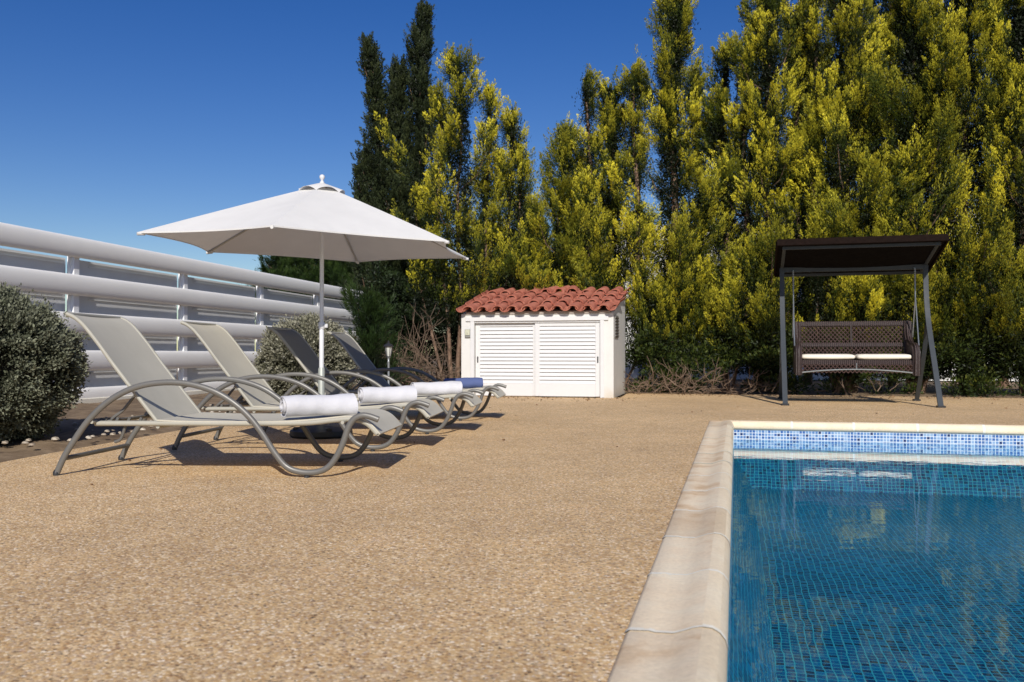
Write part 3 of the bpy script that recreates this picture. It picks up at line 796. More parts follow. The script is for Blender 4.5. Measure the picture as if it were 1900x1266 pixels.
# dry twigs at the foot of the trees
def twigs(name, label, spots, seed, zs=1.3):
    rr = random.Random(seed); mb = MB()
    for (x, y, n, sp, h) in spots:
        for i in range(n):
            p = Vector((x + rr.gauss(0, sp), y + rr.gauss(0, .3), rr.uniform(0, h * .35)))
            d = Vector((rr.gauss(0, .8), rr.gauss(-.15, .5), rr.uniform(-.05, 1.0))).normalized()
            L = rr.uniform(.25, .9) * h; pts = [p.copy()]
            for k in range(5):
                d = (d + Vector((rr.gauss(0, .28), rr.gauss(0, .28), rr.gauss(0, .2)))).normalized(); p = p + d * L / 5
                p.z = max(.02, p.z); pts.append(p.copy())
                if k in (1, 2, 3) and rr.random() < .7:
                    d2 = (d + Vector((rr.gauss(0, .7), rr.gauss(0, .7), rr.gauss(0, .5)))).normalized()
                    mb.tube([tuple(p), tuple(p + d2 * L * .18), tuple(p + d2 * L * .34 + Vector((0, 0, .03)))], [.005, .004, .002], 4)
            r = rr.uniform(.005, .013)
            mb.tube([tuple(q) for q in pts], [r * (1 - .13 * k) for k in range(6)], 4)
    o = mb.build(name, M['twig']); return tag(o, label, 'twigs', kind='stuff')
twigs('dry_twigs', 'tangle of dry brown branches under the trees left of the shed', [(-2.3, 17.2, 60, .35, 1.6), (-1.6, 17.3, 55, .3, 1.5), (-2.9, 17.6, 30, .3, 1.2), (-1.2, 16.9, 20, .1, 1.1)], 81)
twigs('dry_twigs', 'low heap of dry brown twigs at the foot of the hedge right of the shed', [(2.7, 16.9, 45, .35, .6), (3.5, 16.7, 70, .45, .7), (4.3, 16.4, 35, .4, .55), (6.2, 16.0, 10, .8, .4)], 82)

def litter():
    rng = np.random.default_rng(90); n = 900
    x = rng.uniform(-.9, 12, n); e = np.where(x < 2.2, 15.6 - (x - .2) * .2, 17.25 - (x - 2.25) * .30)
    y = e - rng.exponential(.35, n); x2 = np.concatenate([x, rng.uniform(-3.4, 8, 60)]); y2 = np.concatenate([y, rng.uniform(3, 14, 60)])
    ok = ~((x2 > (y2 * .25 - .1)) & (y2 < 10.3)); x2, y2 = x2[ok], y2[ok]; m = len(x2)
    P = np.stack([x2, y2, np.full(m, .006)], -1); D = unit(np.stack([rng.normal(size=m), rng.normal(size=m), rng.normal(size=m) * .12 + .08], -1))
    C = np.array([.16, .09, .045]) * (.5 + 1.2 * rng.random((m, 1))); L = .02 + .025 * rng.random(m)
    o = leaf_mesh('fallen_leaves', P, D, L, L * .4, C, M['bushleaf'], None, rng, NH=np.tile([0, 1., .2], (m, 1)))
    tag(o, 'tiny dry leaves scattered along the deck edge by the hedge', 'leaves', kind='stuff')
litter()

# pebbles on the bed
def pebbles(seed=5):
    rr = random.Random(seed); mb = MB()
    for i in range(120):
        t = rr.random(); k = rr.random()
        x = -3.62 + .12 * (t * 6) - rr.random() ** 1.1 * 1.3; y = 6.6 + t * 5.8
        s_ = rr.uniform(.008, .034)
        vs = []
        for (th, n_) in ((0, 1), (.9, 6), (1.8, 6), (pi, 1)):
            for j in range(n_):
                a = 2 * pi * j / n_ + th
                vs.append((x + s_ * sin(th) * cos(a) * rr.uniform(.8, 1.2), y + s_ * sin(th) * sin(a) * rr.uniform(.8, 1.2), .045 + s_ * .6 * cos(th)))
        fs = [(0, 1 + j, 1 + (j + 1) % 6) for j in range(6)] + [(1 + j, 7 + j, 7 + (j + 1) % 6, 1 + (j + 1) % 6) for j in range(6)] + [(7 + j, 13, 7 + (j + 1) % 6) for j in range(6)]
        mb.add(vs, fs)
    return tag(mb.build('bed_pebbles', M['pebble']), 'pale pebbles scattered on the bed behind the loungers', 'pebbles', kind='stuff')
pebbles()

# ------------------------------------------------------------------ garden shed
SH = radians(-13)
shed = empty('garden_shed', (.42, 15.5, 0), SH)
tag(shed, 'low white shed with louvred sliding doors and red barrel tile roof', 'shed')
W, Dp = 2.72, 2.0
hf, hr = 1.47, 1.93
def roofz(y): return hf + (hr - hf) * y / Dp
DX0, DX1, DZ1 = -1.12, 1.13, 1.34      # door recess
mb = MB(); t = .12
def wallbox(x0, x1, y0, y1, z0, z1, z1b=None):
    z1b = z1 if z1b is None else z1b
    mb.add([(x0, y0, z0), (x1, y0, z0), (x1, y1, z0), (x0, y1, z0), (x0, y0, z1), (x1, y0, z1), (x1, y1, z1b), (x0, y1, z1b)],
           [(3, 2, 1, 0), (4, 5, 6, 7), (0, 1, 5, 4), (1, 2, 6, 5), (2, 3, 7, 6), (3, 0, 4, 7)])
wallbox(-W / 2, DX0, 0, t, 0, hf); wallbox(DX1, W / 2, 0, t, 0, hf); wallbox(DX0, DX1, 0, t, DZ1, hf)
wallbox(-W / 2, -W / 2 + t, t, Dp, 0, roofz(t), hr); wallbox(W / 2 - t, W / 2, t, Dp, 0, roofz(t), hr); wallbox(-W / 2 + t, W / 2 - t, Dp - t, Dp, 0, roofz(Dp - t), hr)
wallbox(DX0, DX1, .10, .13, 0, .04)
mb.build('wall', M['white_wall'], shed, smooth=False)
mb = MB()      # moulded surround
mb.box((DX0 - .035, -.008, DZ1 / 2 + .02), (.07, .03, DZ1 + .04), bev=.004); mb.box((DX1 + .035, -.008, DZ1 / 2 + .02), (.07, .03, DZ1 + .04), bev=.004)
mb.box((0, -.010, DZ1 + .035), (DX1 - DX0 + .30, .034, .07), bev=.004); mb.box(((DX0 + DX1) / 2, .05, DZ1 - .016), (DX1 - DX0 - .002, .09, .028))
mb.build('door_frame', M['white_alu'], shed, smooth=False)
def door(x0, x1, y, hx):
    d = MB(); st = .085
    zt = DZ1 - .032; zb = .02
    d.box((x0 + st / 2, y, (zt + zb) / 2), (st, .034, zt - zb), bev=.004); d.box((x1 - st / 2, y, (zt + zb) / 2), (st, .034, zt - zb), bev=.004)
    d.box(((x0 + x1) / 2, y, zt - .03), (x1 - x0 - 2 * st, .032, .06)); d.box(((x0 + x1) / 2, y, zb + .11), (x1 - x0 - 2 * st, .032, .22))
    n = 15; a = zb + .22; b = zt - .06
    for k in range(n):
        z = a + (b - a) * (k + .5) / n
        d.box(((x0 + x1) / 2, y, z), (x1 - x0 - 2 * st, .008, (b - a) / n * 1.14), rx=radians(-25))
    d.box(((x0 + x1) / 2, y + .022, (a + b) / 2), (x1 - x0 - 2 * st, .004, b - a))
    o = d.build('louvre_door', M['white_alu'], shed, smooth=False)
    h = MB(); h.box((hx, y - .022, .66), (.022, .012, .11), bev=.004); h.box((hx, y - .030, .66), (.010, .010, .085), bev=.003)
    h.build('handle', M['black'], o, smooth=False)
xm = (DX0 + DX1) / 2 - .02
door(DX0 + .004, xm + .03, .085, DX0 + .045)
door(xm - .01, DX1 - .004, .045, DX1 - .045)
# barrel tile roof
roof = MB(); mo = MB(); rr = random.Random(9)
ny = 4; nx = 10; x0, x1 = -W / 2 + .04, W / 2 - .02
y0, y1 = -.15, Dp + .10
sl = atan2(hr - hf, Dp); pit = (x1 - x0) / nx
rowL = (y1 - y0) / cos(sl) / ny
for j in range(ny):
    for i in range(nx + 1):
        for kind in (0, 1):
            if kind == 0 and i == nx: continue
            xc = x0 + pit * (i + (.5 if kind == 0 else 0)) + rr.uniform(-.008, .008)
            jx = rr.uniform(-.03, .03); jy = rr.uniform(-.02, .02); lift = rr.uniform(0, .012)
            if j >= 3 and 4 <= i <= 6: jx *= 3.5; lift += rr.uniform(0, .05); jy *= 2
            Lt = rowL * 1.14; seg = 9
            ri, ro = (.088, .108)
            vs = []
            for e in range(2):           # 0 lower end (wide for covers), 1 upper end
                for lay in (0, 1):
                    for k in range(seg):
                        a = pi * k / (seg - 1)
                        wd = (1.0 if e == 0 else .84) if kind == 0 else (.84 if e == 0 else 1.0)
                        R_ = (ro if lay == 0 else ri) * wd * pit / .275 * 1.02
                        xx = cos(a) * R_; zz = sin(a) * R_ * .78
                        if kind == 1: zz = -zz + .075
                        else: zz = zz + .035
                        s_ = (0 if e == 0 else Lt)
                        zz += (.034 if e == 0 else 0) + lift
                        yy = y0 + (j * rowL + s_) * cos(sl) + jy
                        base = hf + .015 + (yy) * math.tan(sl)
                        vs.append((xc + xx + jx * s_ / Lt, yy - sin(sl) * zz, base + zz * cos(sl)))
            n = seg; fs = []
            for k in range(n - 1):
                fs.append((k, k + 1, 2 * n + k + 1, 2 * n + k)); fs.append((n + k + 1, n + k, 3 * n + k, 3 * n + k + 1))
                fs.append((k + 1, k, n + k, n + k + 1)); fs.append((2 * n + k, 2 * n + k + 1, 3 * n + k + 1, 3 * n + k))
            fs.append((0, 2 * n, 3 * n, n)); fs.append((n - 1, 2 * n - 1, 4 * n - 1, 3 * n - 1))
            roof.add(vs, fs)
rf = roof.build('tile_roof', M['terracotta'], shed, angle=50)
mb = MB(); ym = .92
mb.add([(x0 + .05, -.02, hf - .01), (x1 - .03, -.02, hf - .01), (x1 - .03, Dp + .02, roofz(Dp + .02) - .01), (x0 + .05, Dp + .02, roofz(Dp + .02) - .01),
        (x0 + .05, -.02, hf + .035), (x1 - .03, -.02, hf + .035), (x1 - .03, Dp + .02, roofz(Dp + .02) + .035), (x0 + .05, Dp + .02, roofz(Dp + .02) + .035)],
       [(3, 2, 1, 0), (4, 5, 6, 7), (0, 1, 5, 4), (1, 2, 6, 5), (2, 3, 7, 6), (3, 0, 4, 7)])
mb.build('roof_bedding', M['mortar'], rf, smooth=False)
sw = MB(); sw.box((-W / 2 + .12, -.015, 1.125), (.10, .03, .15), bev=.006)
so = sw.build('light_switch', M['switch_d'], shed, smooth=False)
s2 = MB(); s2.box((-W / 2 + .12, -.034, 1.145), (.085, .012, .10), bev=.004); s2.box((-W / 2 + .12, -.042, 1.15), (.04, .008, .045), bev=.003)
s2.build('switch_plate', M['switch'], so, smooth=False)
vt = MB(); zc_ = 1.24
vt.box((W / 2 + .006, .42, zc_), (.014, .55, .40), bev=.004)
for k in range(7): vt.box((W / 2 + .018, .42, zc_ - .16 + k * .053), (.014, .50, .02), ry=radians(25))
vt.build('side_vent', M['vent'], shed, smooth=False)

# ------------------------------------------------------------------ loungers
WD = .80
side_pts = [(0, 0), (.045, .09), (.10, .185), (.20, .330), (.33, .452), (.48, .530), (.64, .560), (.80, .553), (.95, .510), (1.07, .440), (1.17, .350), (1.25, .245), (1.32, .135), (1.39, .05), (1.47, .018), (1.56, .016), (1.635, .045),
            (1.69, .115), (1.73, .205), (1.758, .290), (1.79, .340), (1.835, .362), (1.88, .358), (1.935, .338)]
TR = .0155
side_pts = [(x * 1.045, z) for x, z in side_pts]
def make_lounger():
    root = empty('sun_lounger')
    for s_ in (0, 1):
        y = s_ * WD
        mb = MB(); pts = smooth_path([(x, y, z + TR * (1 if z > .01 else 0)) for x, z in side_pts], 5)
        mb.tube(pts, TR, 10, flat=1.25, up=(0, 1, 0) if False else None)
        mb.build('side_frame', M['frame'], root, angle=50)
        g = MB(); g.lathe([(.002, 0), (.020, 0), (.021, .02), (.012, .035)], 10, (0.003, y, 0)); g.build('foot_cap', M['black'], root); g = MB(); g.lathe([(.002, 0), (.019, 0), (.017, .012), (.006, .016)], 10, (1.583, y, .0))
        g.build('foot_cap', M['black'], root)
    # seat frame: two rails with cross members
    mb = MB()
    ys = (.055, WD - .055)
    for y in ys:
        rp = smooth_path([(.22, y, .318), (.6, y, .320), (1.2, y, .322), (1.55, y, .327), (1.73, y, .345), (1.85, y, .352), (1.94, y, .325), (2.005, y, .262)], 5)
        mb.tube(rp, .017, 10)
    for x, z in ((.24, .318), (.62, .300), (2.005, .262)):
        mb.tube([(x, ys[0], z), (x, ys[1], z)], .013, 8)
    for x, z in ((.225, .33), (1.24, .325), (1.80, .335)):   # short links to the side frames
        for (a, b) in ((0, ys[0]), (WD, ys[1])): mb.tube([(x, a, z), (x, b, z)], .011, 8)
    mb.build('seat_frame', M['sling_edge'], root, angle=50)
    mb = MB()
    mb.tube([(.054, 0, .105), (.054, WD, .105)], .015, 8) 
    mb.build('crossbar', M['frame_dark'], root)
    # curved inner support legs under the head end
    mb = MB()
    mb.tube(smooth_path([(.40, ys[0] + .03, .31), (.37, ys[0] + .03, .22), (.33, ys[0] + .03, .20)], 4) , .010, 8)
    for y in ys:
        yy = y + (.03 if y < .4 else -.03)
        mb.tube([(.24, yy, .318), (.62, yy, .318)], .009, 6)
        for k in range(4): mb.box((.27 + k * .075, yy, .338), (.016, .012, .035), ry=radians(25))
    mb.tube(smooth_path([(.45, ys[0] + .06, .50), (.37, ys[0] + .06, .40), (.30, ys[0] + .07, .335), (.30, ys[1] - .07, .335), (.37, ys[1] - .06, .40), (.45, ys[1] - .06, .50)], 4), .010, 8)
    mb.build('backrest_prop', M['frame_dark'], root)
    # seat sling
    path = smooth_path([(.62, 0, .340), (.80, 0, .334), (1.1, 0, .333), (1.4, 0, .336), (1.60, 0, .348), (1.77, 0, .366), (1.87, 0, .366), (1.95, 0, .335), (2.022, 0, .262)], 5)
    def sling(path, sag=.012, th=.004, y0=ys[0] - .012, y1=ys[1] + .012):
        rows = []; m = 11
        for i, p in enumerate(path):
            nrm = Vector((0, 0, 1))
            q = path[min(i + 1, len(path) - 1)] - path[max(i - 1, 0)]; nrm = Vector((-q.z, 0, q.x)).normalized()
            if nrm.z < 0: nrm = -nrm
            row = []
            for k in range(m):
                t_ = k / (m - 1); s_ = -sag * (4 * t_ * (1 - t_)) * min(1, i / 3, (len(path) - 1 - i) / 3)
                row.append(p + nrm * s_ + Vector((0, y0 + (y1 - y0) * t_, 0)))
            rows.append((row, nrm))
        mb = MB()
        mb.grid([[tuple(p + n_ * th) for p in r] for r, n_ in rows]); mb.grid([[tuple(p - n_ * th) for p in reversed(r)] for r, n_ in rows])
        a = [[tuple(r[0] - n_ * th), tuple(r[0] + n_ * th)] for r, n_ in rows]; b = [[tuple(r[-1] + n_ * th), tuple(r[-1] - n_ * th)] for r, n_ in rows]
        mb.grid(a); mb.grid(b)
        for r, n_ in (rows[0], rows[-1]): mb.grid([[tuple(p + n_ * th) for p in r], [tuple(p - n_ * th) for p in r]])
        return mb
    sling(path).build('seat_sling', M['sling'], root, angle=40)
    bp = [(x * 1.035 - .037, y, z) for x, y, z in [(.63, 0, .325), (.52, 0, .465), (.42, 0, .595), (.34, 0, .700), (.26, 0, .810), (.19, 0, .900), (.145, 0, .950), (.10, 0, .985), (.055, 0, 1.005)]]
    sling(smooth_path(bp, 5), .012, .005, ys[0] + .012, ys[1] - .012).build('backrest_sling', M['sling'], root, angle=40)
    mb = MB()
    for y in (ys[0] + .016, ys[1] - .016):
        q = smooth_path([(x, y, z) for x, _, z in bp], 5); mb.tube(q, .014, 8)
    mb.tube([(.023, ys[0] + .016, 1.004), (.023, ys[1] - .016, 1.004)], .013, 8)
    mb.build('backrest_frame', M['sling_edge'], root, angle=50)
    return root
lg = make_lounger()
LP = [(-1.265, 5.40, 3.5, 'lounger nearest the camera, sand grey sling, a white towel roll at its foot'),
      (-1.095, 6.86, 4.0, 'second lounger from the camera, sunlit sand grey sling, between the nearest and the parasol'),
      (-.815, 8.33, 4.5, 'third lounger from the camera, its raised back shaded by the parasol just behind the pole'),
      (-.60, 10.02, 5.5, 'farthest lounger, backrest mostly in parasol shade, a blue towel roll on its foot')]
lroots = []
for i, (lx, ly, a, lb) in enumerate(LP):
    o = lg if i == 0 else copy_tree(lg)
    th = radians(-a)
    o.rotation_euler = (0, 0, th)
    o.location = (lx - 1.567 * cos(th), ly - 1.567 * sin(th), 0.001)
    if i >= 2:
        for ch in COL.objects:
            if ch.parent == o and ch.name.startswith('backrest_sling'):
                ch.material_slots[0].link = 'OBJECT'; ch.material_slots[0].material = M['sling_shaded']  # parasol shade on rear backrests deepened by colour
    tag(o, lb, 'sun lounger', 'sun loungers in a row beside the parasol')
    lroots.append(o)

# rolled towels
def towel(label, li, lx, ly, ang, length, R_, mat, seed):
    rr = random.Random(seed)
    r = lroots[li]; th = r.rotation_euler[2]
    wx = r.location[0] + lx * cos(th) - ly * sin(th); wy = r.location[1] + lx * sin(th) + ly * cos(th)
    root = empty('rolled_towel', (wx, wy, .352), th + radians(ang))
    tag(root, label, 'towel', 'rolled towels on the loungers')
    turns = 3.4; n = 100; m = 25; th_ = .010
    rows = []
    outer = [[], []]
    def pt(k, y, side):
        f = k / (n - 1); a = f * turns * 2 * pi
        rad = .018 + (R_ - .018) * (f ** .9) + side * th_ * .5
        bulge = (1 + .22 * y) * 1 + .06 * sin(y * 15 + seed + a * .5) * f + .025 * sin(y * 43 + a * 1.5) + .022 * sin(a * 3.1 + y * 9 + seed)
        x = cos(a - turns * 2 * pi - .9) * rad * bulge; z = sin(a - turns * 2 * pi - .9) * rad * bulge * .88
        end = abs(y) / (length / 2)
        yy = y + (1 - f) * .012 * (1 if y > 0 else -1) * (end > .9) + .006 * sin(a * 1.3 + seed) * end
        z += .88 * R_
        z = max(z, .003 + .001 * side)
        return (yy, x, z)
    ysl = np.linspace(-length / 2, length / 2, m)
    mb = MB()
    mb.grid([[pt(k, y, 1) for y in ysl] for k in range(n)])
    mb.grid([[pt(k, y, -1) for y in reversed(ysl)] for k in range(n)])
    for y in (ysl[0], ysl[-1]):
        mb.grid([[pt(k, y, 1), pt(k, y, -1)] for k in range(n)])
    mb.grid([[pt(n - 1, y, 1) for y in ysl], [pt(n - 1, y, -1) for y in ysl]])
    mb.build('cloth_roll', mat, root, angle=70)
    return root
towel('white towel roll on the nearest lounger, the largest in view', 0, 1.56, .33, 32, .46, .081, M['towel'], 1)
towel('white towel roll on the second lounger, overlapping the nearest one in view', 1, 1.62, .36, 26, .44, .080, M['towel'], 2)
towel('white towel roll on the third lounger beside a blue one', 2, 1.61, .36, 24, .48, .076, M['towel'], 3)
towel('blue towel roll on the farthest lounger', 3, 1.56, .36, 10, .44, .072, M['towel_blue'], 4)

# ------------------------------------------------------------------ parasol
PX, PY = -1.745, 8.10
par = empty('parasol', (PX, PY, 0)); tag(par, 'open white six sided parasol on a centre pole between the loungers', 'parasol')
zr, za = 1.745, 2.31
e_ = zr - CH
vecs = []
for (cx_, cy_) in ((-.10, -1.32), (1.19, -.40), (1.29, .95)):
    vecs.append((cx_ * e_, cy_ * e_))
cor = vecs + [(-x, -y) for x, y in vecs]
def ribp(i, s_):
    c = cor[i % 6]
    return Vector((c[0] * s_, c[1] * s_, za + (zr - za) * s_ + .004 * sin(pi * s_)))
cn = MB(); ns, nt_ = 14, 14
for i in range(6):
    g = []
    for a in range(ns + 1):
        s_ = .07 + .93 * a / ns; row = []
        for b in range(nt_ + 1):
            t_ = b / nt_; p = ribp(i, s_).lerp(ribp(i + 1, s_), t_)
            k = 4 * t_ * (1 - t_)
            p = Vector((p.x * (1 - .075 * k * s_ ** 3), p.y * (1 - .075 * k * s_ ** 3), p.z - .022 * k * s_ * (1.2 - s_) * 2 + .012 * k * s_ ** 4))
            row.append(tuple(p))
        g.append(row)
    cn.grid(g)
    # hem
    cn.grid([[tuple(Vector(p) + Vector((0, 0, -.012))) for p in g[-1]], g[-1]])
cn.build('canopy', M['canopy'], par, angle=12)
vn = MB()        # vent flaps over the top opening
for i in range(6):
    g = []
    for a in range(6):
        s_ = .015 + .125 * a / 5; row = []
        for b in range(9):
            t_ = b / 8; p = ribp(i, s_).lerp(ribp(i + 1, s_), t_); k = 4 * t_ * (1 - t_)
            row.append((p.x * (1 + .12 * k * (a / 5)), p.y * (1 + .12 * k * (a / 5)), p.z + .022 + .012 * k * (a / 5) ** .7 - .026 * (a / 5) ** 3 * (1 - k)))
        g.append(row)
    vn.grid(g)
vn.build('vent_cap', M['canopy'], par, angle=20)
fi = MB(); fi.lathe([(.004, 0), (.022, 0), (.022, .012), (.012, .02), (.014, .034), (.022, .044), (.026, .058), (.022, .072), (.012, .080), (.003, .083)], 16, (0, 0, za + .012))
fi.build('finial', M['pole'], par)
pl = MB(); pl.lathe([(.019, .55), (.019, za + .01)], 16); pl.lathe([(.0215, .50), (.0215, 1.02), (.019, 1.03)], 16); pl.lathe([(.028, .985), (.030, .99), (.030, 1.04), (.028, 1.045)], 14)
pl.build('pole', M['pole'], par)
kn = MB(); kn.lathe([(.002, 0), (.016, 0), (.018, .01), (.018, .03), (.012, .036)], 12, (.045, -.02, .995)); kn.box((.03, -.01, 1.01), (.05, .014, .014))
kn.build('tilt_knob', M['pole'], par)
for i in range(6):
    rb = MB(); rb.tube([tuple(ribp(i, s_) - Vector((0, 0, .014))) for s_ in (.03, .2, .4, .6, .8, .99)], .009, 6)
    ro = rb.build('rib', M['rib'], par)
    st = MB(); p = ribp(i, .48) - Vector((0, 0, .02)); d = Vector((cor[i][0], cor[i][1], 0)).normalized() * .03
    st.tube([(d.x, d.y, 1.90), tuple(p)], .007, 6); st.build('strut', M['rib'], ro)
    tp = MB(); c = ribp(i, 1.0); d = Vector((cor[i][0], cor[i][1], 0)).normalized()
    tp.tube([tuple(c - d * .05 - Vector((0, 0, .012))), tuple(c + d * .012 - Vector((0, 0, .016)))], .014, 8); tp.build('rib_tip', M['canopy'], ro)
hb = MB(); hb.lathe([(.02, 1.88), (.038, 1.885), (.038, 1.93), (.02, 1.94)], 14); hb.build('hub', M['pole'], par); hb = MB(); hb.lathe([(.02, za - .06), (.04, za - .055), (.04, za - .02), (.02, za - .015)], 14); hb.build('hub', M['pole'], par)
bs = MB(); bs.lathe([(.03, .12), (.030, .62), (.024, .63)], 16); bs.build('sleeve', M['sleeve'], par)
ba = MB(); ba.lathe([(.02, 0), (.27, 0), (.285, .02), (.28, .06), (.22, .085), (.06, .11), (.04, .14), (.03, .14)], 32)
for a in range(4): ba.box((.18 * cos(a * pi / 2 + .5), .18 * sin(a * pi / 2 + .5), .075), (.16, .05, .04), a * pi / 2 + .5, bev=.01)
ba.build('base', M['black'], par, angle=40)

# ------------------------------------------------------------------ garden path lamp
Z = 14.0
lx = px(721, Z); H = ph(632, Z)
lamp = empty('garden_lamp', (lx, Z, 0)); tag(lamp, 'small black lantern on a slim post beside the twigs', 'lamp')
mb = MB(); mb.lathe([(.05, 0), (.05, .02), (.028, .05), (.018, .08), (.016, H - .34), (.022, H - .335), (.014, H - .32), (.014, H - .28), (.03, H - .27), (.03, H - .255)], 14); mb.build('post', M['rod'], lamp)
mb = MB()
for k in range(6):
    a = 2 * pi * k / 6; mb.tube([(.035 * cos(a), .035 * sin(a), H - .255), (.062 * cos(a), .062 * sin(a), H - .095)], .005, 5)
mb.lathe([(.036, H - .262), (.040, H - .258), (.036, H - .25)], 12)
mb.lathe([(.078, H - .10), (.080, H - .09), (.058, H - .06), (.022, H - .045), (.016, H - .035), (.020, H - .025), (.008, H - .012), (.003, H)], 12); mb.build('lantern_frame', M['lamp_black'], lamp)
mb = MB(); mb.lathe([(.030, H - .25), (.056, H - .10)], 12); mb.build('lantern_glass', M['lamp_glass'], lamp)

# ------------------------------------------------------------------ porch swing
SR = radians(-15)
sw = empty('garden_swing', (5.285, 13.67, 0), SR); tag(sw, 'dark metal framed garden swing with roof standing by the hedge', 'garden swing')
HW = 1.05
def zcan(y): return 2.40 + (2.08 - 2.40) * (y + .96) / 1.49
for sx in (-1, 1):
    x = sx * HW
    fp = smooth_path([(x, -.94, 0.0), (x, -.74, .28), (x, -.50, .62), (x, -.24, .98), (x, -.04, 1.32), (x, .08, 1.70), (x, .12, zcan(.12) - .05)], 5)
    mb = MB(); mb.tube(fp, .050, 4, up=(.7071, -.7071 * .0 + .7071, 0)); mb.build('front_leg', M['swing_metal'], sw, angle=30)
    mb = MB(); mb.tube(smooth_path([(x, .94, 0), (x, .66, .32), (x, .30, .75), (x, -.02, 1.22)], 5), .045, 4, up=(.7071, .7071, 0)); mb.build('rear_leg', M['swing_metal'], sw, angle=30)
    mb = MB(); mb.tube([(x, -.80, zcan(-.80) - .035), (x, .46, zcan(.46) - .035)], .028, 6)
    mb.build('roof_bracket', M['swing_metal'], sw)
    for yy in (-.94, .94):
        mb = MB(); mb.box((x, yy, .014), (.11, .12, .028), bev=.006); mb.build('foot_cap', M['black'], sw, smooth=False)
mb = MB(); mb.box((0, .12, zcan(.12) - .075), (2 * HW, .06, .08), bev=.006); mb.box((0, -.86, zcan(-.86) - .05), (2.16, .045, .05), bev=.005); mb.box((0, .48, zcan(.48) - .05), (2.16, .045, .05), bev=.005)
mb.build('top_beam', M['swing_metal'], sw, smooth=False)
al = atan2(.32, 1.49)
mb = MB()
mb.box((0, -.215, zcan(-.215)), (2.30, 1.52, .02), rx=-al)
for k in range(22):
    y = -.95 + k * .07; mb.box((0, y, zcan(y) + .022), (2.31, .058, .016), rx=-al)
mb.box((0, -.975, 2.40), (2.32, .03, .10), rx=-al, bev=.005); mb.box((1.16, -.215, zcan(-.215) - .01), (.025, 1.5, .07), rx=-al); mb.box((-1.16, -.215, zcan(-.215) - .01), (.025, 1.5, .07), rx=-al)
mb.box((0, .545, zcan(.545) - .01), (2.32, .02, .09), rx=-al)
roof_o = mb.build('slatted_roof', M['swing_roof'], sw, smooth=False)
mb = MB()   # sagging cloth lining
mb.grid([[(x, y, zcan(y) - .03 - .05 * (1 - ((x / 1.12) ** 2)) * (1 - ((y + .21) / .74) ** 2)) for x in np.linspace(-1.12, 1.12, 12)] for y in np.linspace(-.94, .52, 8)])
mb.build('roof_lining', M['swing_under'], roof_o)
# the hanging bench: a thing of its own? it swings with the frame as its seat -> part with pieces
BW = .88
bench = MB()
def wbar(mb, a, b, r): mb.tube([a, b], r, 8)
zs_, zb_, zt_ = .60, .43, 1.27
# back frame top & middle bands, side stiles
bench.box((0, .36, 1.235), (1.60, .045, .085), bev=.015, rx=radians(-8)); bench.box((0, .315, .90), (1.60, .045, .07), bev=.012, rx=radians(-8))
bench.box((-.80, .335, 1.02), (.075, .05, .52), bev=.012, rx=radians(-8)); bench.box((.80, .335, 1.02), (.075, .05, .52), bev=.012, rx=radians(-8))
bench.box((0, .335, 1.06), (.03, .03, .30), rx=radians(-8))
bench.box((0, -.02, .64), (1.66, .62, .05), bev=.015)
bench.box((0, -.335, .625), (1.66, .03, .07), bev=.01)
bench_o = bench.build('swing_seat', M['weave'], sw, smooth=False)
for sx in (-1, 1):
    mb = MB(); x = sx * (BW - .045)
    # arm: closed woven side with rolled top
    out = smooth_path([(x, -.36, .44), (x, -.38, .70), (x, -.34, .84), (x, -.20, .88), (x, .08, .90), (x, .28, 1.02), (x, .38, 1.26)], 4)
    g = []
    for p in out: g.append([(p.x - .055, p.y, p.z), (p.x - .05, p.y, p.z + .012), (p.x, p.y, p.z + .022), (p.x + .05, p.y, p.z + .012), (p.x + .055, p.y, p.z)])
    mb.grid(g)
    side = []
    for p in out:
        side.append([(x + sx * .045, p.y, p.z), (x + sx * .045, min(max(p.y * .9, -.36), .36), .46)])
    mb.grid(side)
    side = [[(a[0] - sx * .09, a[1], a[2]), (b[0] - sx * .09, b[1], b[2])] for a, b in side]; mb.grid(side)
    mb.tube([tuple(p) for p in out], .055, 8, flat=.9)
    mb.box((x, -.36, .62), (.10, .05, .38), bev=.02)
    mb.build('armrest', M['weave'], bench_o, smooth=True)
def lattice(mb, x0, x1, P, n_rows, step):
    """diagonal strands between x0,x1 on a sheet P(x,t) t in 0..1"""
    h = 1.0
    W_ = x1 - x0
    n = int(W_ / step)
    run = step * n_rows
    for sgn in (1, -1):
        for k in range(-n_rows, n + 1):
            xs, xe = (x0 + k * step, x0 + k * step + run) if sgn > 0 else (x0 + (k + n_rows) * step, x0 + k * step)
            pts = []
            for q in range(9):
                t_ = q / 8; x = xs + (xe - xs) * t_
                if x0 <= x <= x1: pts.append(tuple(Vector(P(x, t_)) + Vector((0, .004 * sgn, 0))))
            if len(pts) >= 2: mb.tube(pts, .0075, 4)
mb = MB()
bp_ = lambda z: .335 + (z - 1.02) * .14
lattice(mb, -.77, -.015, lambda x, t_: (x, bp_(.92 + .28 * t_), .92 + .28 * t_), 4, .062)
mb.build('lattice', M['wicker'], bench_o); mb = MB()
lattice(mb, .015, .77, lambda x, t_: (x, bp_(.92 + .28 * t_), .92 + .28 * t_), 4, .062)
mb.build('lattice', M['wicker'], bench_o); mb = MB()
lattice(mb, -.77, .77, lambda x, t_: (x, bp_(.68 + .20 * t_), .68 + .20 * t_), 3, .062)
mb.build('lattice', M['wicker'], bench_o); mb = MB()
lattice(mb, -.80, .80, lambda x, t_: (x, -.345, .47 + .13 * t_ ), 2, .062)
mb.build('lattice', M['wicker'], bench_o)
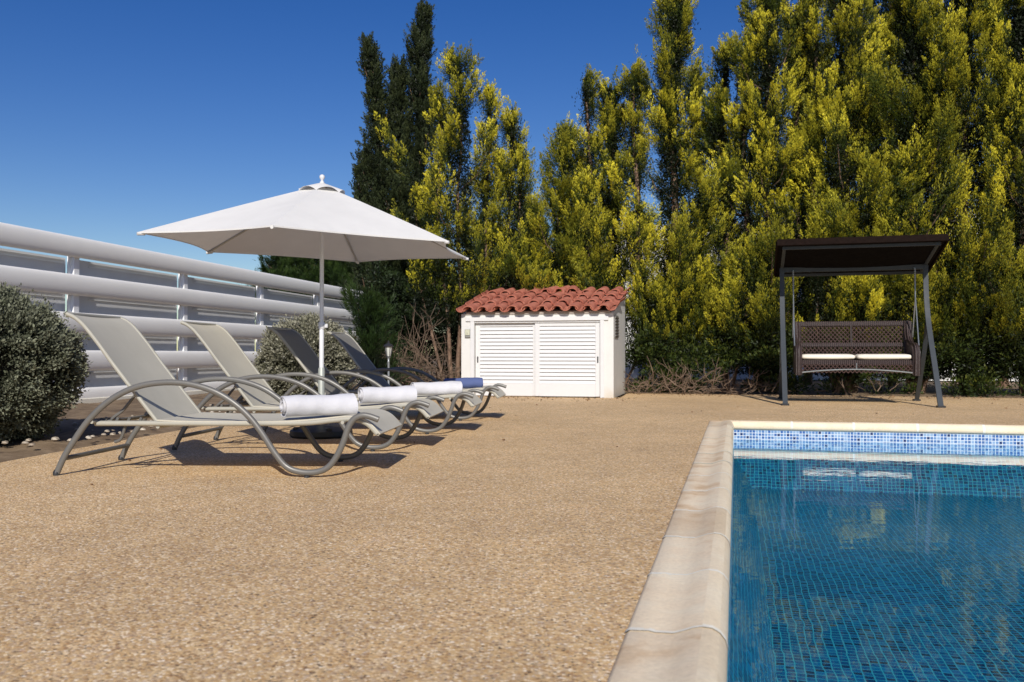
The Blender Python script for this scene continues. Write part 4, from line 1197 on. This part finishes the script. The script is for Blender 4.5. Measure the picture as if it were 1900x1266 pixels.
mb = MB(); mb.tube([(x, -.352, .475 + .05 * (1 - (x / .8) ** 2)) for x in np.linspace(-.80, .80, 15)], .011, 6); mb.tube([(0, -.352, .52), (0, -.352, .62)], .009, 6)
mb.tube([(-.80, -.352, .475), (-.80, -.352, .62)], .009, 6); mb.tube([(.80, -.352, .475), (.80, -.352, .62)], .009, 6)
mb.build('front_trim', M['rod'], bench_o)
for sx in (-1, 1):
    mb = MB(); x = sx * .885
    tz = zcan(.05) - .12
    mb.tube([(x, .03, tz), (x, .01, 1.62), ], .009, 6)
    mb.tube([(x, .01, 1.62), (x, -.26, .88)], .009, 6); mb.tube([(x, .01, 1.62), (x, .26, 1.02)], .009, 6)
    for k in range(9): mb.lathe([(.013, 0), (.016, .008), (.013, .016)], 8, (x, .025, tz - .02 - k * .03))
    mb.tube([(x, .12, zcan(.12) - .09), (x, .03, tz)], .012, 6)
    mb.build('hanger', M['rod'], bench_o)
for k, x in enumerate((-.40, .405)):
    c = MB(); n = 14
    # soft rounded pad
    g = []; hx, hy, hz = .395, .29, .042
    for i in range(n + 1):
        th = -pi / 2 + pi * i / n; row = []
        for j in range(29):
            a = 2 * pi * j / 28
            ca, sa = cos(a), sin(a); sx_ = math.copysign(abs(ca) ** .18, ca); sy_ = math.copysign(abs(sa) ** .18, sa)
            rr_ = cos(th) ** .22 if cos(th) > 1e-6 else 0
            row.append((x + hx * sx_ * rr_, -.05 + hy * sy_ * rr_, .712 + hz * math.copysign(abs(sin(th)) ** .8, sin(th)) * (1 + .10 * sin(7 * a + k))))
        g.append(row)
    c.grid(g)
    o = c.build('seat_cushion', M['cushion'])
    Rm = Matrix.Translation(sw.location) @ Matrix.Rotation(SR, 4, 'Z')
    o.location = sw.location; o.rotation_euler = (0, 0, SR)
    tag(o, 'cream seat cushion on the %s half of the swing bench' % ('left' if k == 0 else 'right'), 'cushion', 'cream cushions on the swing')

# ------------------------------------------------------------------ white house behind the hedge
hs = empty('white_house', (9.5, 26.5, 0), radians(-15)); tag(hs, 'white house glimpsed through the gaps of the conifer hedge', 'house')
mb = MB(); mb.box((0, 2.5, 2.3), (15, 6, 4.6)); mb.box((0, 2.5, 4.66), (15.3, 6.3, .16), bev=.02); mb.build('wall', M['white_house'], hs, smooth=False)
for k, x in enumerate((-5, -1.5, 2, 5.4)):
    mb = MB(); mb.box((x, -.53, 1.7), (1.3, .08, 1.5), bev=.01); f_ = mb.build('window', M['white_alu'], hs, smooth=False)
    mb = MB(); mb.box((x, -.575, 1.7), (1.12, .02, 1.32)); mb.build('pane', M['glass_dark'], f_, smooth=False)

# ------------------------------------------------------------------ camera, sun, sky
cam = bpy.data.cameras.new('camera'); co_ = bpy.data.objects.new('camera', cam); COL.objects.link(co_)
cam.sensor_width = 36; cam.lens = F / 1900 * 36; cam.clip_end = 3000; cam.clip_start = .05
co_.location = (0, 0, CH); co_.rotation_euler = (radians(90) + math.atan((HY - 633) / F), 0, 0)
cam.dof.use_dof = True; cam.dof.focus_distance = 6.3; cam.dof.aperture_fstop = 4.5
scn.camera = co_
EL, AZ = radians(32.5), radians(-1.5)
to_sun = Vector((-sin(AZ) * cos(EL), -cos(AZ) * cos(EL), sin(EL)))
sd = bpy.data.lights.new('sun', 'SUN'); sd.energy = 4.7; sd.angle = radians(.55); sd.color = (1, .945, .86)
so_ = bpy.data.objects.new('sun', sd); COL.objects.link(so_); so_.rotation_euler = to_sun.to_track_quat('Z', 'Y').to_euler(); so_.location = (0, 0, 10)
w = bpy.data.worlds.new('World'); scn.world = w; w.use_nodes = True
nt = w.node_tree; bg = nt.nodes['Background']
sky = nt.nodes.new('ShaderNodeTexSky'); sky.sky_type = 'NISHITA'; sky.sun_disc = False
sky.sun_elevation = EL; sky.sun_rotation = radians(180) + AZ
sky.air_density = 1.0; sky.dust_density = .3; sky.ozone_density = 2.0; sky.altitude = 200
hsv = nt.nodes.new('ShaderNodeHueSaturation'); hsv.inputs['Saturation'].default_value = 1.42; hsv.inputs['Hue'].default_value = .520
nt.links.new(sky.outputs[0], hsv.inputs['Color']); nt.links.new(hsv.outputs[0], bg.inputs[0]); bg.inputs[1].default_value = .086
scn.view_settings.view_transform = 'Standard'; scn.view_settings.look = 'None'; scn.view_settings.exposure = 0; scn.view_settings.gamma = 1
scn.render.engine = 'CYCLES'
scn.cycles.max_bounces = 6; scn.cycles.transparent_max_bounces = 12; scn.cycles.diffuse_bounces = 3
scn.cycles.sample_clamp_indirect = 4
